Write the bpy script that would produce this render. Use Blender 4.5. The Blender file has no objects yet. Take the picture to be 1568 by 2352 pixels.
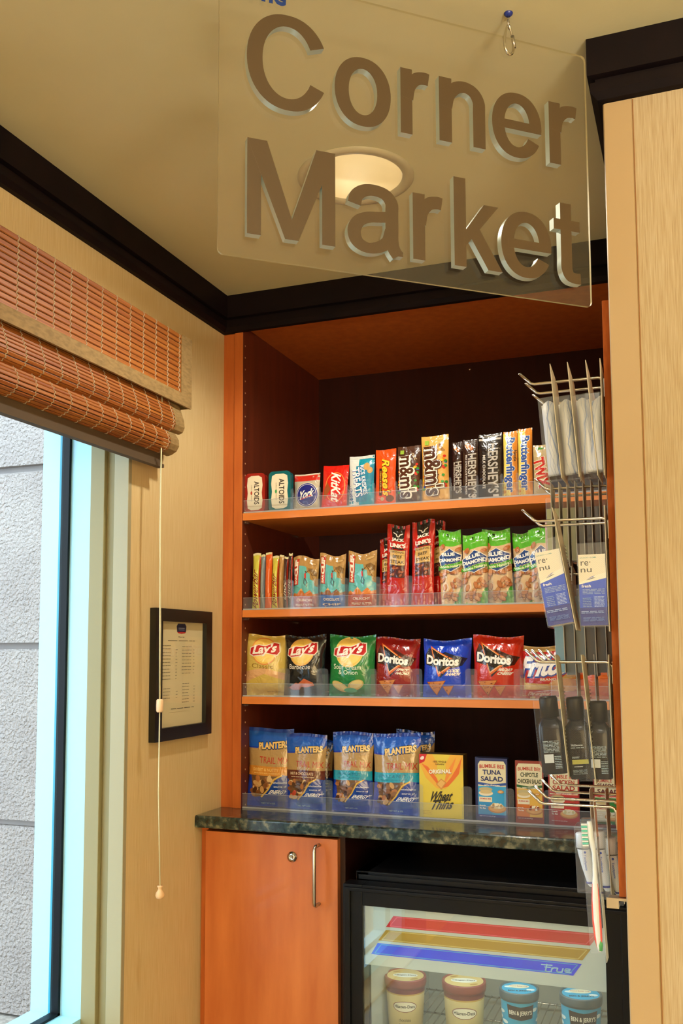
import bpy, bmesh, math, random
from mathutils import Vector, Matrix
from mathutils.geometry import tessellate_polygon

SC = bpy.context.scene
COL = SC.collection
K = 0.978                      # floor is z = 0; K lifts the survey frame onto it

# ------------------------------------------------------------------ camera
CAMP = Vector((1.203, -2.2827, .3415 + K))
YAW, PIT, ROL, FPX = .3592, .0882, -.0042, 2180.5
fw = Vector((-math.sin(YAW)*math.cos(PIT), math.cos(YAW)*math.cos(PIT), math.sin(PIT)))
r0 = Vector((math.cos(YAW), math.sin(YAW), 0)); u0 = r0.cross(fw)
rt = r0*math.cos(ROL)+u0*math.sin(ROL); up = -r0*math.sin(ROL)+u0*math.cos(ROL)
cd = bpy.data.cameras.new('camera'); cam = bpy.data.objects.new('camera', cd); COL.objects.link(cam)
m = Matrix((rt, up, -fw)).transposed().to_4x4(); m.translation = CAMP; cam.matrix_world = m
cd.sensor_fit = 'AUTO'; cd.sensor_width = 36; cd.lens = FPX/2352*36; cd.shift_y = 130.6/2352
cd.clip_start = .05
SC.camera = cam

def at(px, py, ax, val):
    """point of the photographed place on the plane ax = val (z given in floor metres)"""
    d = fw + rt*((px-784)/FPX) + up*((1306.6-py)/FPX)
    i = 'xyz'.index(ax)
    return CAMP + d*((val-CAMP[i])/d[i])

# ------------------------------------------------------------------ light
SC.view_settings.view_transform = 'Standard'
SC.view_settings.look = 'None'
SC.view_settings.exposure = -0.12
SC.view_settings.gamma = 1.0
w = bpy.data.worlds.new('world'); SC.world = w; w.use_nodes = True
bg = w.node_tree.nodes['Background']
bg.inputs[0].default_value = (.66, .86, 1, 1); bg.inputs[1].default_value = 6.6
SC.cycles.use_denoising = True
SC.cycles.max_bounces = 10
SC.cycles.transparent_max_bounces = 24
SC.cycles.sample_clamp_indirect = 6

def area(name, loc, size, power, col, rot=(0, 0, 0), size_y=None, portal=False, spread=None):
    l = bpy.data.lights.new(name, 'AREA'); l.energy = power; l.color = col
    if size_y: l.shape = 'RECTANGLE'; l.size = size; l.size_y = size_y
    else: l.shape = 'DISK'; l.size = size
    if spread: l.spread = spread
    l.cycles.is_portal = portal
    o = bpy.data.objects.new(name, l); o.location = loc; o.rotation_euler = rot; COL.objects.link(o)
    return o
area('window_portal', (-.02, -.85, .28+K), 1.4, 1, (1, 1, 1), (0, -math.pi/2, 0), .8, portal=True)
area('door_portal', (-.02, -1.96, 1.0), 1.95, 1, (1, 1, 1), (0, -math.pi/2, 0), .9, portal=True)
WARM = (1, .95, .82)
for lx, ly, p in ((1.0, -2.6, 9), (1.9, -3.8, 12), (3.4, -2.6, 8), (.8, -4.4, 14), (3.0, -4.6, 12)):
    area('room_downlight', (lx, ly, 1.312+K), .16, p, WARM)
area('front_fill_light', (2.6, -5.4, .2+K), 2.4, 165, (.98, .99, 1), (-math.pi/2, 0, 0), 1.5)  # unseen fill added behind the camera to brighten fronts and shelves
area('ceiling_fill_light', (2.4, -2.9, 1.60), .5, 190, (1, .96, .84), (math.pi, 0, 0))  # unseen upward fill added to brighten the ceiling

# ------------------------------------------------------------------ materials
def s2l(c): return c/12.92 if c <= .04045 else ((c+.055)/1.055)**2.4
def hexc(h):
    h = h.lstrip('#'); return tuple(s2l(int(h[i:i+2], 16)/255) for i in (0, 2, 4))+(1,)
MATS = {}
def mat(name, col, rough=.5, metal=0, emit=None, estr=0, coat=0, spec=.5):
    if name in MATS: return MATS[name]
    m = bpy.data.materials.new(name); m.use_nodes = True
    b = m.node_tree.nodes['Principled BSDF']
    b.inputs['Base Color'].default_value = hexc(col) if isinstance(col, str) else tuple(col)+(1,)
    b.inputs['Roughness'].default_value = rough; b.inputs['Metallic'].default_value = metal
    b.inputs['Coat Weight'].default_value = coat
    b.inputs['Specular IOR Level'].default_value = spec
    if emit: b.inputs['Emission Color'].default_value = hexc(emit); b.inputs['Emission Strength'].default_value = estr
    MATS[name] = m; return m
def ink(c): return mat('ink_'+c.lstrip('#'), c, .33)
def tex(name, c1, c2, scale, vscale=(1, 1, 1), rough=.5, bump=0, kind='noise', metal=0, detail=4, c3=None, lo=.35, hi=.65, bscale=None, coat=0):
    m = mat(name, c1, rough, metal, coat=coat); nt = m.node_tree; b = nt.nodes['Principled BSDF']
    tc = nt.nodes.new('ShaderNodeTexCoord'); mp = nt.nodes.new('ShaderNodeMapping')
    nt.links.new(tc.outputs['Object'], mp.inputs[0]); mp.inputs['Scale'].default_value = vscale
    if kind == 'noise':
        n = nt.nodes.new('ShaderNodeTexNoise'); n.inputs['Scale'].default_value = scale; n.inputs['Detail'].default_value = detail; out = n.outputs['Fac']
    elif kind == 'voronoi':
        n = nt.nodes.new('ShaderNodeTexVoronoi'); n.inputs['Scale'].default_value = scale; out = n.outputs['Distance']
    nt.links.new(mp.outputs[0], n.inputs['Vector'])
    r = nt.nodes.new('ShaderNodeValToRGB'); nt.links.new(out, r.inputs[0]); nt.links.new(r.outputs[0], b.inputs['Base Color'])
    r.color_ramp.elements[0].position = lo; r.color_ramp.elements[0].color = hexc(c1)
    r.color_ramp.elements[1].position = hi; r.color_ramp.elements[1].color = hexc(c2)
    if c3: e = r.color_ramp.elements.new((lo+hi)/2); e.color = hexc(c3)
    if bump:
        bp = nt.nodes.new('ShaderNodeBump'); bp.inputs['Strength'].default_value = bump; bp.inputs['Distance'].default_value = .003 if bump < 2 else .011
        if bscale:
            n2 = nt.nodes.new('ShaderNodeTexNoise'); n2.inputs['Scale'].default_value = bscale; n2.inputs['Detail'].default_value = 6
            nt.links.new(mp.outputs[0], n2.inputs['Vector']); nt.links.new(n2.outputs['Fac'], bp.inputs['Height'])
        else: nt.links.new(out, bp.inputs['Height'])
        nt.links.new(bp.outputs[0], b.inputs['Normal'])
    return m
def clear(name, tint=(1, 1, 1), haze=.05, refl=1.0, dots=0, hazecol=(.8, .85, .9), rough=.03, min_refl=0.0):
    """thin clear plastic or glass: see-through, with Fresnel gloss and a little haze; dots adds a printed screen"""
    m = bpy.data.materials.new(name); m.use_nodes = True; nt = m.node_tree; nt.nodes.clear()
    out = nt.nodes.new('ShaderNodeOutputMaterial'); tr = nt.nodes.new('ShaderNodeBsdfTransparent'); tr.inputs[0].default_value = tint+(1,)
    df = nt.nodes.new('ShaderNodeBsdfDiffuse'); df.inputs[0].default_value = hazecol+(1,)
    gl = nt.nodes.new('ShaderNodeBsdfGlossy'); gl.inputs['Roughness'].default_value = rough
    m1 = nt.nodes.new('ShaderNodeMixShader'); m2 = nt.nodes.new('ShaderNodeMixShader')
    m1.inputs[0].default_value = haze
    nt.links.new(tr.outputs[0], m1.inputs[1]); nt.links.new(df.outputs[0], m1.inputs[2])
    if dots:
        tc = nt.nodes.new('ShaderNodeTexCoord'); ck = nt.nodes.new('ShaderNodeTexChecker'); ck.inputs['Scale'].default_value = dots
        mp = nt.nodes.new('ShaderNodeMapping'); mp.inputs['Rotation'].default_value = (.78, .5, .3)
        nt.links.new(tc.outputs['Object'], mp.inputs[0]); nt.links.new(mp.outputs[0], ck.inputs['Vector'])
        mr = nt.nodes.new('ShaderNodeMapRange'); nt.links.new(ck.outputs['Fac'], mr.inputs[0])
        mr.inputs[3].default_value = haze*.35; mr.inputs[4].default_value = min(1, haze*2.4)
        nt.links.new(mr.outputs[0], m1.inputs[0])
    fr = nt.nodes.new('ShaderNodeFresnel'); fr.inputs[0].default_value = 1.45
    mu = nt.nodes.new('ShaderNodeMath'); mu.operation = 'MULTIPLY_ADD'; mu.inputs[1].default_value = refl; mu.inputs[2].default_value = min_refl
    ge = nt.nodes.new('ShaderNodeNewGeometry'); iv = nt.nodes.new('ShaderNodeMath'); iv.operation = 'SUBTRACT'; iv.inputs[0].default_value = 1
    nt.links.new(ge.outputs['Backfacing'], iv.inputs[1]); m3 = nt.nodes.new('ShaderNodeMath'); m3.operation = 'MULTIPLY'
    nt.links.new(fr.outputs[0], mu.inputs[0]); nt.links.new(mu.outputs[0], m3.inputs[0]); nt.links.new(iv.outputs[0], m3.inputs[1]); nt.links.new(m3.outputs[0], m2.inputs[0])
    nt.links.new(m1.outputs[0], m2.inputs[1]); nt.links.new(gl.outputs[0], m2.inputs[2]); nt.links.new(m2.outputs[0], out.inputs[0])
    MATS[name] = m; return m

CEIL = tex('ceiling_paint', '#c2b78c', '#c8bd93', 3, rough=.85, bump=.05, bscale=160)
WALLP = tex('wallpaper', '#cbae78', '#d4bb88', 420, (1, 1, .03), .8, .15)
REVEAL = mat('reveal_paint', '#8b825c', .6)
REVEAL2 = mat('reveal_bead', '#9c9474', .5)
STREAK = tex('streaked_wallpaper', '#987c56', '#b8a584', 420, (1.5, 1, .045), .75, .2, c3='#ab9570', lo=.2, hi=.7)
GUARD = mat('guard_plastic', '#ab9068', .5)
DARKW = tex('dark_stained_wood', '#0b0406', '#120809', 20, (1, 1, 1), .6); DARKW.node_tree.nodes['Principled BSDF'].inputs['Specular IOR Level'].default_value = .15
def wood(name, c1, c2, v, rough=.42): return tex(name, c1, c2, 7, v, rough, 0, detail=8, lo=.25, hi=.75, coat=.12)
WOODV = wood('cherry_veneer_upright', '#a8501c', '#c46a2c', (6, 6, .8))
WOODH = wood('cherry_veneer_flat', '#cf7530', '#dd8640', (.8, 6, 6))
WOODD = wood('cherry_door_veneer', '#b05a28', '#cf7a40', (3, 3, .5))
WOODI = wood('shaded_inner_veneer', '#55200e', '#6c2c14', (6, 6, .8), .55)  # cherry veneer darkened so its colour carries the cabinet's inner shade
WOODB = wood('shaded_back_veneer', '#2a0e07', '#37130a', (6, 6, .8), .6); WOODB.node_tree.nodes['Principled BSDF'].inputs['Coat Weight'].default_value = 0; WOODB.node_tree.nodes['Principled BSDF'].inputs['Specular IOR Level'].default_value = .2  # darker still: shade of the deep recess put into the colour
WOODR = wood('hook_board_veneer', '#9a4a1a', '#b05c26', (30, 30, 6), .85); WOODR.node_tree.nodes['Principled BSDF'].inputs['Coat Weight'].default_value = 0; WOODR.node_tree.nodes['Principled BSDF'].inputs['Specular IOR Level'].default_value = .2
GRAN = tex('speckled_stone', '#0f1412', '#7c7a60', 60, rough=.16, detail=7, c3='#2c3a36', lo=.34, hi=.72, coat=.3)
FLOORM = tex('floor_tile', '#9a9284', '#aca494', 6, rough=.5)
STUC = tex('stucco', '#a69a94', '#b1a59e', 5, rough=.95, bump=2.5, bscale=85)
STUCG = mat('stucco_groove', '#8f8785', .95)
GROUND = tex('gravel_ground', '#857c74', '#a39a90', 60, rough=.95)
FRAMEW = mat('window_aluminium', '#a0d6ea', .35)
GASK = mat('window_gasket', '#010307', .5, spec=.2)
GLASS = clear('window_glass', haze=0.0, refl=.6)
ACR = clear('sign_acrylic', (.98, .97, .94), haze=.015, refl=1.2, hazecol=(.75, .6, .4), rough=.06, min_refl=.03)
ACRE = mat('acrylic_edge', '#b3a678', .3)
LETF = mat('shaded_letter_face', '#4a3719', .55, .05)  # brown darkened for the shade on faces turned from the window
LETS = mat('letter_side', '#b9c6c0', .3, .35)
STEEL = mat('brushed_steel', '#c9c3b8', .28, 1)
CHROME = mat('chrome', '#d8d2c6', .16, 1)
BLK = mat('black_plastic', '#08090b', .3)
BLKM = mat('black_painted_metal', '#07080b', .35, spec=.25)
BLACKF = mat('frame_black', '#050505', .4)
PAPER = mat('paper', '#d8cba0', .8)
PICG = clear('picture_glass', haze=.0, refl=.8)
TRAY = clear('tray_plastic', (.96, .97, .98), haze=.05, refl=1.2, hazecol=(.62, .68, .76), rough=.05)
TRAYE = clear('tray_edge', (.9, .92, .95), haze=.35, refl=1.3, hazecol=(.75, .75, .75))
BLIS = clear('blister_plastic', haze=.06, refl=1.2, hazecol=(.8, .85, .9), rough=.15)
BLISD = clear('printed_blister_plastic', haze=.05, refl=.8, dots=950, hazecol=(.85, .87, .88))
BLISB = clear('bottle_blister_plastic', haze=.022, refl=.7, dots=950, hazecol=(.8, .85, .9), rough=.08)
CARD = mat('package_card', '#b9ae98', .7)
BAMB = tex('bamboo_slat', '#864410', '#a05f20', 9, (1, .6, 30), .55, .1)
TAPE = tex('blind_tape', '#7c6238', '#927546', 60, (1, 1, 3), .8)
TAPED = mat('blind_hem', '#4e3c26', .8)
THREAD = mat('blind_thread', '#a8977c', .8)
CORDM = mat('cord', '#d9d2a8', .7)
PALEW = mat('pale_wood', '#e2b887', .5)

# ------------------------------------------------------------------ mesh tools
class MB:
    def __init__(s): s.bm = bmesh.new(); s.mats = []
    def mi(s, m):
        if m not in s.mats: s.mats.append(m)
        return s.mats.index(m)
    def face(s, vs, m, smooth=False):
        try: f = s.bm.faces.new([s.bm.verts.new(v) if not isinstance(v, bmesh.types.BMVert) else v for v in vs])
        except ValueError: return None
        f.material_index = s.mi(m); f.smooth = smooth; return f
    def box(s, x0, x1, y0, y1, z0, z1, m):
        if x0 > x1: x0, x1 = x1, x0
        if y0 > y1: y0, y1 = y1, y0
        if z0 > z1: z0, z1 = z1, z0
        v = [s.bm.verts.new(p) for p in ((x0, y0, z0), (x1, y0, z0), (x1, y1, z0), (x0, y1, z0), (x0, y0, z1), (x1, y0, z1), (x1, y1, z1), (x0, y1, z1))]
        for q in ((0, 3, 2, 1), (4, 5, 6, 7), (0, 1, 5, 4), (1, 2, 6, 5), (2, 3, 7, 6), (3, 0, 4, 7)): s.face([v[i] for i in q], m)
        return s
    def prism(s, pts, axis, a, b, m):
        """extrude a 2-D outline along an axis"""
        def P(p, t): return {'x': (t, p[0], p[1]), 'y': (p[0], t, p[1]), 'z': (p[0], p[1], t)}[axis]
        A = [s.bm.verts.new(P(p, a)) for p in pts]; B = [s.bm.verts.new(P(p, b)) for p in pts]; n = len(pts)
        for i in range(n): s.face([A[i], A[(i+1) % n], B[(i+1) % n], B[i]], m)
        s.face(A[::-1], m); s.face(B, m); return s
    def tube(s, pts, r, m, seg=10, caps=True):
        pts = [Vector(p) for p in pts]; rings = []; prev = None
        for i, p in enumerate(pts):
            d = (pts[min(i+1, len(pts)-1)]-pts[max(i-1, 0)]).normalized()
            a = prev if prev is not None else (Vector((0, 0, 1)) if abs(d.z) < .9 else Vector((1, 0, 0)))
            a = (a-d*a.dot(d)).normalized(); prev = a; b = d.cross(a)
            rr = r[i] if isinstance(r, (list, tuple)) else r
            rings.append([s.bm.verts.new(p+(a*math.cos(2*math.pi*k/seg)+b*math.sin(2*math.pi*k/seg))*rr) for k in range(seg)])
        for i in range(len(rings)-1):
            for k in range(seg): s.face([rings[i][k], rings[i][(k+1) % seg], rings[i+1][(k+1) % seg], rings[i+1][k]], m, True)
        if caps: s.face(rings[0][::-1], m); s.face(rings[-1], m)
        return s
    def lathe(s, prof, m, seg=40, c=(0, 0, 0), closed=False, axis='z'):
        rings = []
        for r, z in prof:
            ring = []
            for k in range(seg):
                a = 2*math.pi*k/seg; p = (r*math.cos(a), r*math.sin(a), z)
                if axis == 'y': p = (p[0], -z, p[1])
                ring.append(s.bm.verts.new((c[0]+p[0], c[1]+p[1], c[2]+p[2])))
            rings.append(ring)
        for i in range(len(rings)-1):
            for k in range(seg): s.face([rings[i][k], rings[i][(k+1) % seg], rings[i+1][(k+1) % seg], rings[i+1][k]], m, True)
        if closed: s.face(rings[0][::-1], m); s.face(rings[-1], m)
        return s
    def build(s, name, parent=None, loc=None, rot=None, bevel=0, merge=True, normals=False):
        if merge: bmesh.ops.remove_doubles(s.bm, verts=s.bm.verts, dist=2e-6)
        if normals: bmesh.ops.recalc_face_normals(s.bm, faces=s.bm.faces)
        me = bpy.data.meshes.new(name); s.bm.to_mesh(me); s.bm.free()
        for m in s.mats: me.materials.append(m)
        o = bpy.data.objects.new(name, me); COL.objects.link(o)
        if parent: o.parent = parent
        if loc is not None: o.location = loc
        if rot is not None: o.rotation_euler = rot
        if bevel:
            b = o.modifiers.new('bevel', 'BEVEL'); b.width = bevel; b.segments = 3; b.limit_method = 'ANGLE'; b.angle_limit = .6
            b.harden_normals = True
            for p in me.polygons: p.use_smooth = True
        return o
def tag(o, label, cat, group=None, kind=None):
    o['label'] = label; o['category'] = cat
    if group: o['group'] = group
    if kind: o['kind'] = kind
    return o
def struct(o): o['kind'] = 'structure'; return o
def empty(name, loc, rot=(0, 0, 0)):
    o = bpy.data.objects.new(name, None); COL.objects.link(o); o.location = loc; o.rotation_euler = rot; o.empty_display_size = .02
    return o
def bx(name, x0, x1, y0, y1, z0, z1, m, parent=None, bevel=0):
    c = Vector(((x0+x1)/2, (y0+y1)/2, (z0+z1)/2)); b = MB()
    b.box(x0-c.x, x1-c.x, y0-c.y, y1-c.y, z0-c.z, z1-c.z, m)
    if parent: c = c-parent.location
    return b.build(name, parent, c, bevel=bevel)

# ------------------------------------------------------------------ printed artwork (lettering and shapes laid on a face)
TXT = {}
def text_tris(s, bold=0):
    k = (s, bold)
    if k in TXT: return TXT[k]
    c = bpy.data.curves.new('t', 'FONT'); c.body = s; c.size = 1; c.offset = bold; c.resolution_u = 3
    o = bpy.data.objects.new('t', c); COL.objects.link(o); bpy.context.view_layer.update()
    me = bpy.data.meshes.new_from_object(o.evaluated_get(bpy.context.evaluated_depsgraph_get()))
    me.calc_loop_triangles(); vs = [(v.co.x, v.co.y) for v in me.vertices]
    x0 = min(v[0] for v in vs); x1 = max(v[0] for v in vs); y0 = min(v[1] for v in vs); y1 = max(v[1] for v in vs)
    T = [[((vs[i][0]-x0)/(x1-x0), (vs[i][1]-y0)/(y1-y0)) for i in t.vertices] for t in me.loop_triangles]
    bpy.data.objects.remove(o); bpy.data.curves.remove(c); bpy.data.meshes.remove(me)
    TXT[k] = T; return T
def clip(poly, axis, v, keep_less):
    out = []; n = len(poly)
    for i in range(n):
        a, b = poly[i], poly[(i+1) % n]
        ia = (a[axis] <= v) == keep_less or a[axis] == v; ib = (b[axis] <= v) == keep_less or b[axis] == v
        if ia: out.append(a)
        if ia != ib:
            t = (v-a[axis])/(b[axis]-a[axis]); out.append((a[0]+(b[0]-a[0])*t, a[1]+(b[1]-a[1])*t))
    return out
def film(m, name=None):
    """the crinkled-film version of a packaging colour"""
    n_ = m.name+'_film'
    if n_ in MATS: return MATS[n_]
    f = m.copy(); f.name = n_; MATS[n_] = f; nt = f.node_tree; b = nt.nodes['Principled BSDF']; b.inputs['Roughness'].default_value = min(.2, b.inputs['Roughness'].default_value); b.inputs['Specular IOR Level'].default_value = .75; b.inputs['Coat Weight'].default_value = .3; b.inputs['Coat Roughness'].default_value = .08
    tc = nt.nodes.new('ShaderNodeTexCoord'); v = nt.nodes.new('ShaderNodeTexNoise'); v.inputs['Scale'].default_value = 34; v.inputs['Detail'].default_value = 2; v.inputs['Distortion'].default_value = 1.2
    bp = nt.nodes.new('ShaderNodeBump'); bp.inputs['Strength'].default_value = .55; bp.inputs['Distance'].default_value = .006
    nt.links.new(tc.outputs['Object'], v.inputs['Vector']); nt.links.new(v.outputs['Fac'], bp.inputs['Height']); nt.links.new(bp.outputs[0], b.inputs['Normal'])
    return f
class Art:
    """coordinates: u, v in 0..1 over the face; sizes w, h, r in face widths"""
    def __init__(s, W, H): s.W = W; s.H = H; s.P = []
    def tris(s, T, m): s.P.append((T, ink(m) if isinstance(m, str) else m)); return s
    def poly(s, pts, m):
        q = [(p[0]*s.W, p[1]*s.H) for p in pts]
        T = tessellate_polygon([[Vector((a, b, 0)) for a, b in q]])
        return s.tris([[q[i] for i in t] for t in T], m)
    def rect(s, u0, v0, u1, v1, m): return s.poly([(u0, v0), (u1, v0), (u1, v1), (u0, v1)], m)
    def ell(s, u, v, rx, ry, m, rot=0, n=22):
        W = s.W; a = math.radians(rot); cx, cy = u*W, v*s.H; pts = []
        for k in range(n):
            t = 2*math.pi*k/n; x = rx*W*math.cos(t); y = ry*W*math.sin(t)
            pts.append((cx+x*math.cos(a)-y*math.sin(a), cy+x*math.sin(a)+y*math.cos(a)))
        return s.tris([[pts[0], pts[i], pts[i+1]] for i in range(1, n-1)], m)
    def text(s, t, u, v, w, h, m, rot=0, shear=0, bold=.015, arc=0):
        W = s.W; a = math.radians(rot); cx, cy = u*W, v*s.H; T = []
        for tri in text_tris(t, bold):
            q = []
            for x, y in tri:
                X = (x-.5+shear*(y-.5))*w*W; Y = (y-.5)*h*W - arc*W*(2*x-1)**2
                q.append((cx+X*math.cos(a)-Y*math.sin(a), cy+X*math.sin(a)+Y*math.cos(a)))
            T.append(q)
        return s.tris(T, m)
    def line(s, pts, wd, m):
        q = [Vector((p[0]*s.W, p[1]*s.H)) for p in pts]; T = []; h = wd*s.W/2
        for i in range(len(q)-1):
            d = (q[i+1]-q[i]).normalized(); n = Vector((-d.y, d.x))*h; e = d*h*.6
            A, B, C_, D = q[i]-e+n, q[i]-e-n, q[i+1]+e-n, q[i+1]+e+n
            T += [[tuple(A), tuple(B), tuple(C_)], [tuple(A), tuple(C_), tuple(D)]]
        return s.tris(T, m)
    def lines(s, u0, v0, u1, v1, n, m, seed=1, th=.35):
        """rows of print too small to read"""
        r = random.Random(seed); st = (v1-v0)/n
        for i in range(n):
            x = u0
            while x < u1-.02:
                L = min(r.uniform(.06, .2)*(u1-u0)*2, u1-x)
                s.P.append(([[(x*s.W, (v0+i*st)*s.H), ((x+L*.85)*s.W, (v0+i*st)*s.H), ((x+L*.85)*s.W, (v0+(i+th)*st)*s.H)],
                             [(x*s.W, (v0+i*st)*s.H), ((x+L*.85)*s.W, (v0+(i+th)*st)*s.H), (x*s.W, (v0+(i+th)*st)*s.H)]], ink(m)))
                x += L
        return s
def lay(mb, G, art, eps=.00006):
    """G[i][j] grid of points (i along u, j along v); the art follows the surface"""
    nu, nv = len(G)-1, len(G[0])-1; W, H = art.W, art.H
    N = [[None]*(nv+1) for _ in range(nu+1)]
    for i in range(nu+1):
        for j in range(nv+1):
            a = G[min(i+1, nu)][j]-G[max(i-1, 0)][j]; b = G[i][min(j+1, nv)]-G[i][max(j-1, 0)]
            n = a.cross(b); N[i][j] = n.normalized() if n.length > 1e-12 else Vector((0, -1, 0))
    for k, (T, m) in enumerate(art.P):
        e = eps*(k+1)+.00012; cache = {}
        def P(x, y, i, j):
            key = (round(x, 6), round(y, 6))
            if key in cache: return cache[key]
            a = x/W*nu-i; b = y/H*nv-j
            q = (G[i][j]*(1-a)+G[i+1][j]*a)*(1-b)+(G[i][j+1]*(1-a)+G[i+1][j+1]*a)*b
            n = (N[i][j]*(1-a)+N[i+1][j]*a)*(1-b)+(N[i][j+1]*(1-a)+N[i+1][j+1]*a)*b
            cache[key] = mb.bm.verts.new(q+n.normalized()*e); return cache[key]
        for tri in T:
            ar = (tri[1][0]-tri[0][0])*(tri[2][1]-tri[0][1])-(tri[1][1]-tri[0][1])*(tri[2][0]-tri[0][0])
            if abs(ar) < 1e-12: continue
            if ar < 0: tri = tri[::-1]
            x0 = min(p[0] for p in tri); x1 = max(p[0] for p in tri); y0 = min(p[1] for p in tri); y1 = max(p[1] for p in tri)
            for i in range(max(0, int(x0/W*nu)), min(nu-1, int(x1/W*nu))+1):
                c1 = tri if nu == 1 else clip(clip(tri, 0, i*W/nu, False), 0, (i+1)*W/nu, True)
                if nu == 1: c1 = clip(clip(tri, 0, 0, False), 0, W, True)
                if len(c1) < 3: continue
                for j in range(max(0, int(y0/H*nv)), min(nv-1, int(y1/H*nv))+1):
                    c2 = clip(clip(c1, 1, j*H/nv, False), 1, (j+1)*H/nv, True)
                    vs = []
                    for p in c2:
                        q = P(p[0], p[1], i, j)
                        if q not in vs: vs.append(q)
                    if len(vs) >= 3: mb.face(vs, m, True)
def flat_grid(o, du, dv): return [[Vector(o), Vector(o)+Vector(dv)], [Vector(o)+Vector(du), Vector(o)+Vector(du)+Vector(dv)]]

def noise2(r, n=5):
    a = [(r.uniform(2, 9), r.uniform(2, 9), r.uniform(0, 6.3), r.uniform(.3, 1)) for _ in range(n)]
    return lambda u, v: sum(A*math.sin(p*u+q*v+f)*math.cos(q*u*.7-p*v+f) for p, q, f, A in a)/n
def bag_mesh(W, H, T, art, m, seed=0, pinch=.05, wr=.003, seal=.045, back=None, topwave=.004, nu=22, nv=28, roundness=2.4, lean=0, bulge=.55):
    """a filled film bag: pillow belly, flat seals top and bottom, creases towards the seals"""
    r = random.Random(seed); nf = noise2(r, 6); mb = MB(); ph = r.uniform(0, 6)
    def prof(u, v):
        pu = max(0, 1-abs(2*u-1)**roundness)**.6
        t = min(1, max(0, (v-seal)/(1-2*seal))); pv = math.sin(math.pi*t)**bulge if 0 < t < 1 else 0
        return pu*pv
    def pt(u, v, side):
        t = prof(u, v); edge = 1-t
        g = .5-.5*math.cos(2*math.pi*min(1, max(0, v)))
        x = (u-.5)*W*(1-pinch*g)
        z = v*H+topwave*math.sin(u*5+ph)*v
        top = max(0, (abs(v-.5)-.3)/.2)
        wv = wr*nf(u*2.2, v*2.2)*(.35+t)+wr*.9*math.sin(u*26+ph)*top*(.3+edge*.5)
        y = side*T/2*t+(wv if side < 0 else wv*.6)+lean*v*H
        if u in (0, 1) : y = lean*v*H+wr*.9*math.sin(u*26+ph)*top*.6
        return Vector((x, y, z))
    G = [[pt(i/nu, j/nv, -1) for j in range(nv+1)] for i in range(nu+1)]
    for i in (0, nu):
        for j in range(nv+1): G[i][j] = pt(i/nu, j/nv, -1)
    B = [[pt(i/nu, j/nv, 1) for j in range(nv+1)] for i in range(nu+1)]
    for i in (0, nu): B[i] = [v.copy() for v in G[i]]
    for g, flip, mm in ((G, 0, m), (B, 1, back or m)):
        V = [[mb.bm.verts.new(p) for p in row] for row in g]
        for i in range(nu):
            for j in range(nv):
                q = [V[i][j], V[i+1][j], V[i+1][j+1], V[i][j+1]]
                mb.face(q[::-1] if flip else q, mm, True)
    if art: lay(mb, G, art)
    return mb
def box_mesh(W, H, D, art, front, side=None, topm=None, r=.0012):
    mb = MB(); side = side or front; topm = topm or side
    mb.face([(-W/2, 0, 0), (W/2, 0, 0), (W/2, 0, H), (-W/2, 0, H)], front)
    mb.face([(W/2, 0, 0), (W/2, D, 0), (W/2, D, H), (W/2, 0, H)], side)
    mb.face([(-W/2, D, 0), (-W/2, 0, 0), (-W/2, 0, H), (-W/2, D, H)], side)
    mb.face([(W/2, D, 0), (-W/2, D, 0), (-W/2, D, H), (W/2, D, H)], side)
    mb.face([(-W/2, 0, H), (W/2, 0, H), (W/2, D, H), (-W/2, D, H)], topm)
    mb.face([(-W/2, 0, 0), (-W/2, D, 0), (W/2, D, 0), (W/2, 0, 0)], topm)
    if art: lay(mb, flat_grid((-W/2, 0, 0), (W, 0, 0), (0, 0, H)), art)
    return mb

# ================================================================== THE ROOM
ZC = 1.319+K; XR = 1.09; YP = -.771; YB = .585
XF, YF = 4.6, -5.6
# ceiling with the round hole of the downlight
LX, LY, LR = .573, -.512, .108
mb = MB(); hs = .16
for a in ((-.3, XF, YF, LY-hs), (-.3, XF, LY+hs, YB+.05), (-.3, LX-hs, LY-hs, LY+hs), (LX+hs, XF, LY-hs, LY+hs)):
    mb.face([(a[0], a[2], ZC), (a[0], a[3], ZC), (a[1], a[3], ZC), (a[1], a[2], ZC)], CEIL)
n = 64
def sq(k):
    a = 2*math.pi*k/n; c, s_ = math.cos(a), math.sin(a); f = hs/max(abs(c), abs(s_)); return (LX+c*f, LY+s_*f, ZC)
for k in range(n):
    a, b = 2*math.pi*k/n, 2*math.pi*(k+1)/n
    mb.face([(LX+LR*math.cos(a), LY+LR*math.sin(a), ZC), (LX+LR*math.cos(b), LY+LR*math.sin(b), ZC), sq(k+1), sq(k)], CEIL)
struct(mb.build('ceiling'))
struct(bx('floor', -.02, XF, YF, YB, -.05, 0, FLOORM))
# left wall with the window opening
WY0, WY1 = -1.24, -.444; WZ0 = at(150, 2345, 'x', -.12).z-.06; WZ1 = .99+K
DY0, DY1, DZ0, DZ1 = -2.42, -1.50, .01, .99+K
mb = MB()
for a in ((YF, DY0, 0, ZC), (DY1, WY0, 0, ZC), (DY0, DY1, 0, DZ0), (DY0, DY1, DZ1, ZC), (WY1, YB, 0, ZC), (WY0, WY1, 0, WZ0), (WY0, WY1, WZ1, ZC)):
    mb.box(-.10, 0, a[0], a[1], a[2], a[3], WALLP)
struct(mb.build('wall_left', merge=False))
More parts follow.
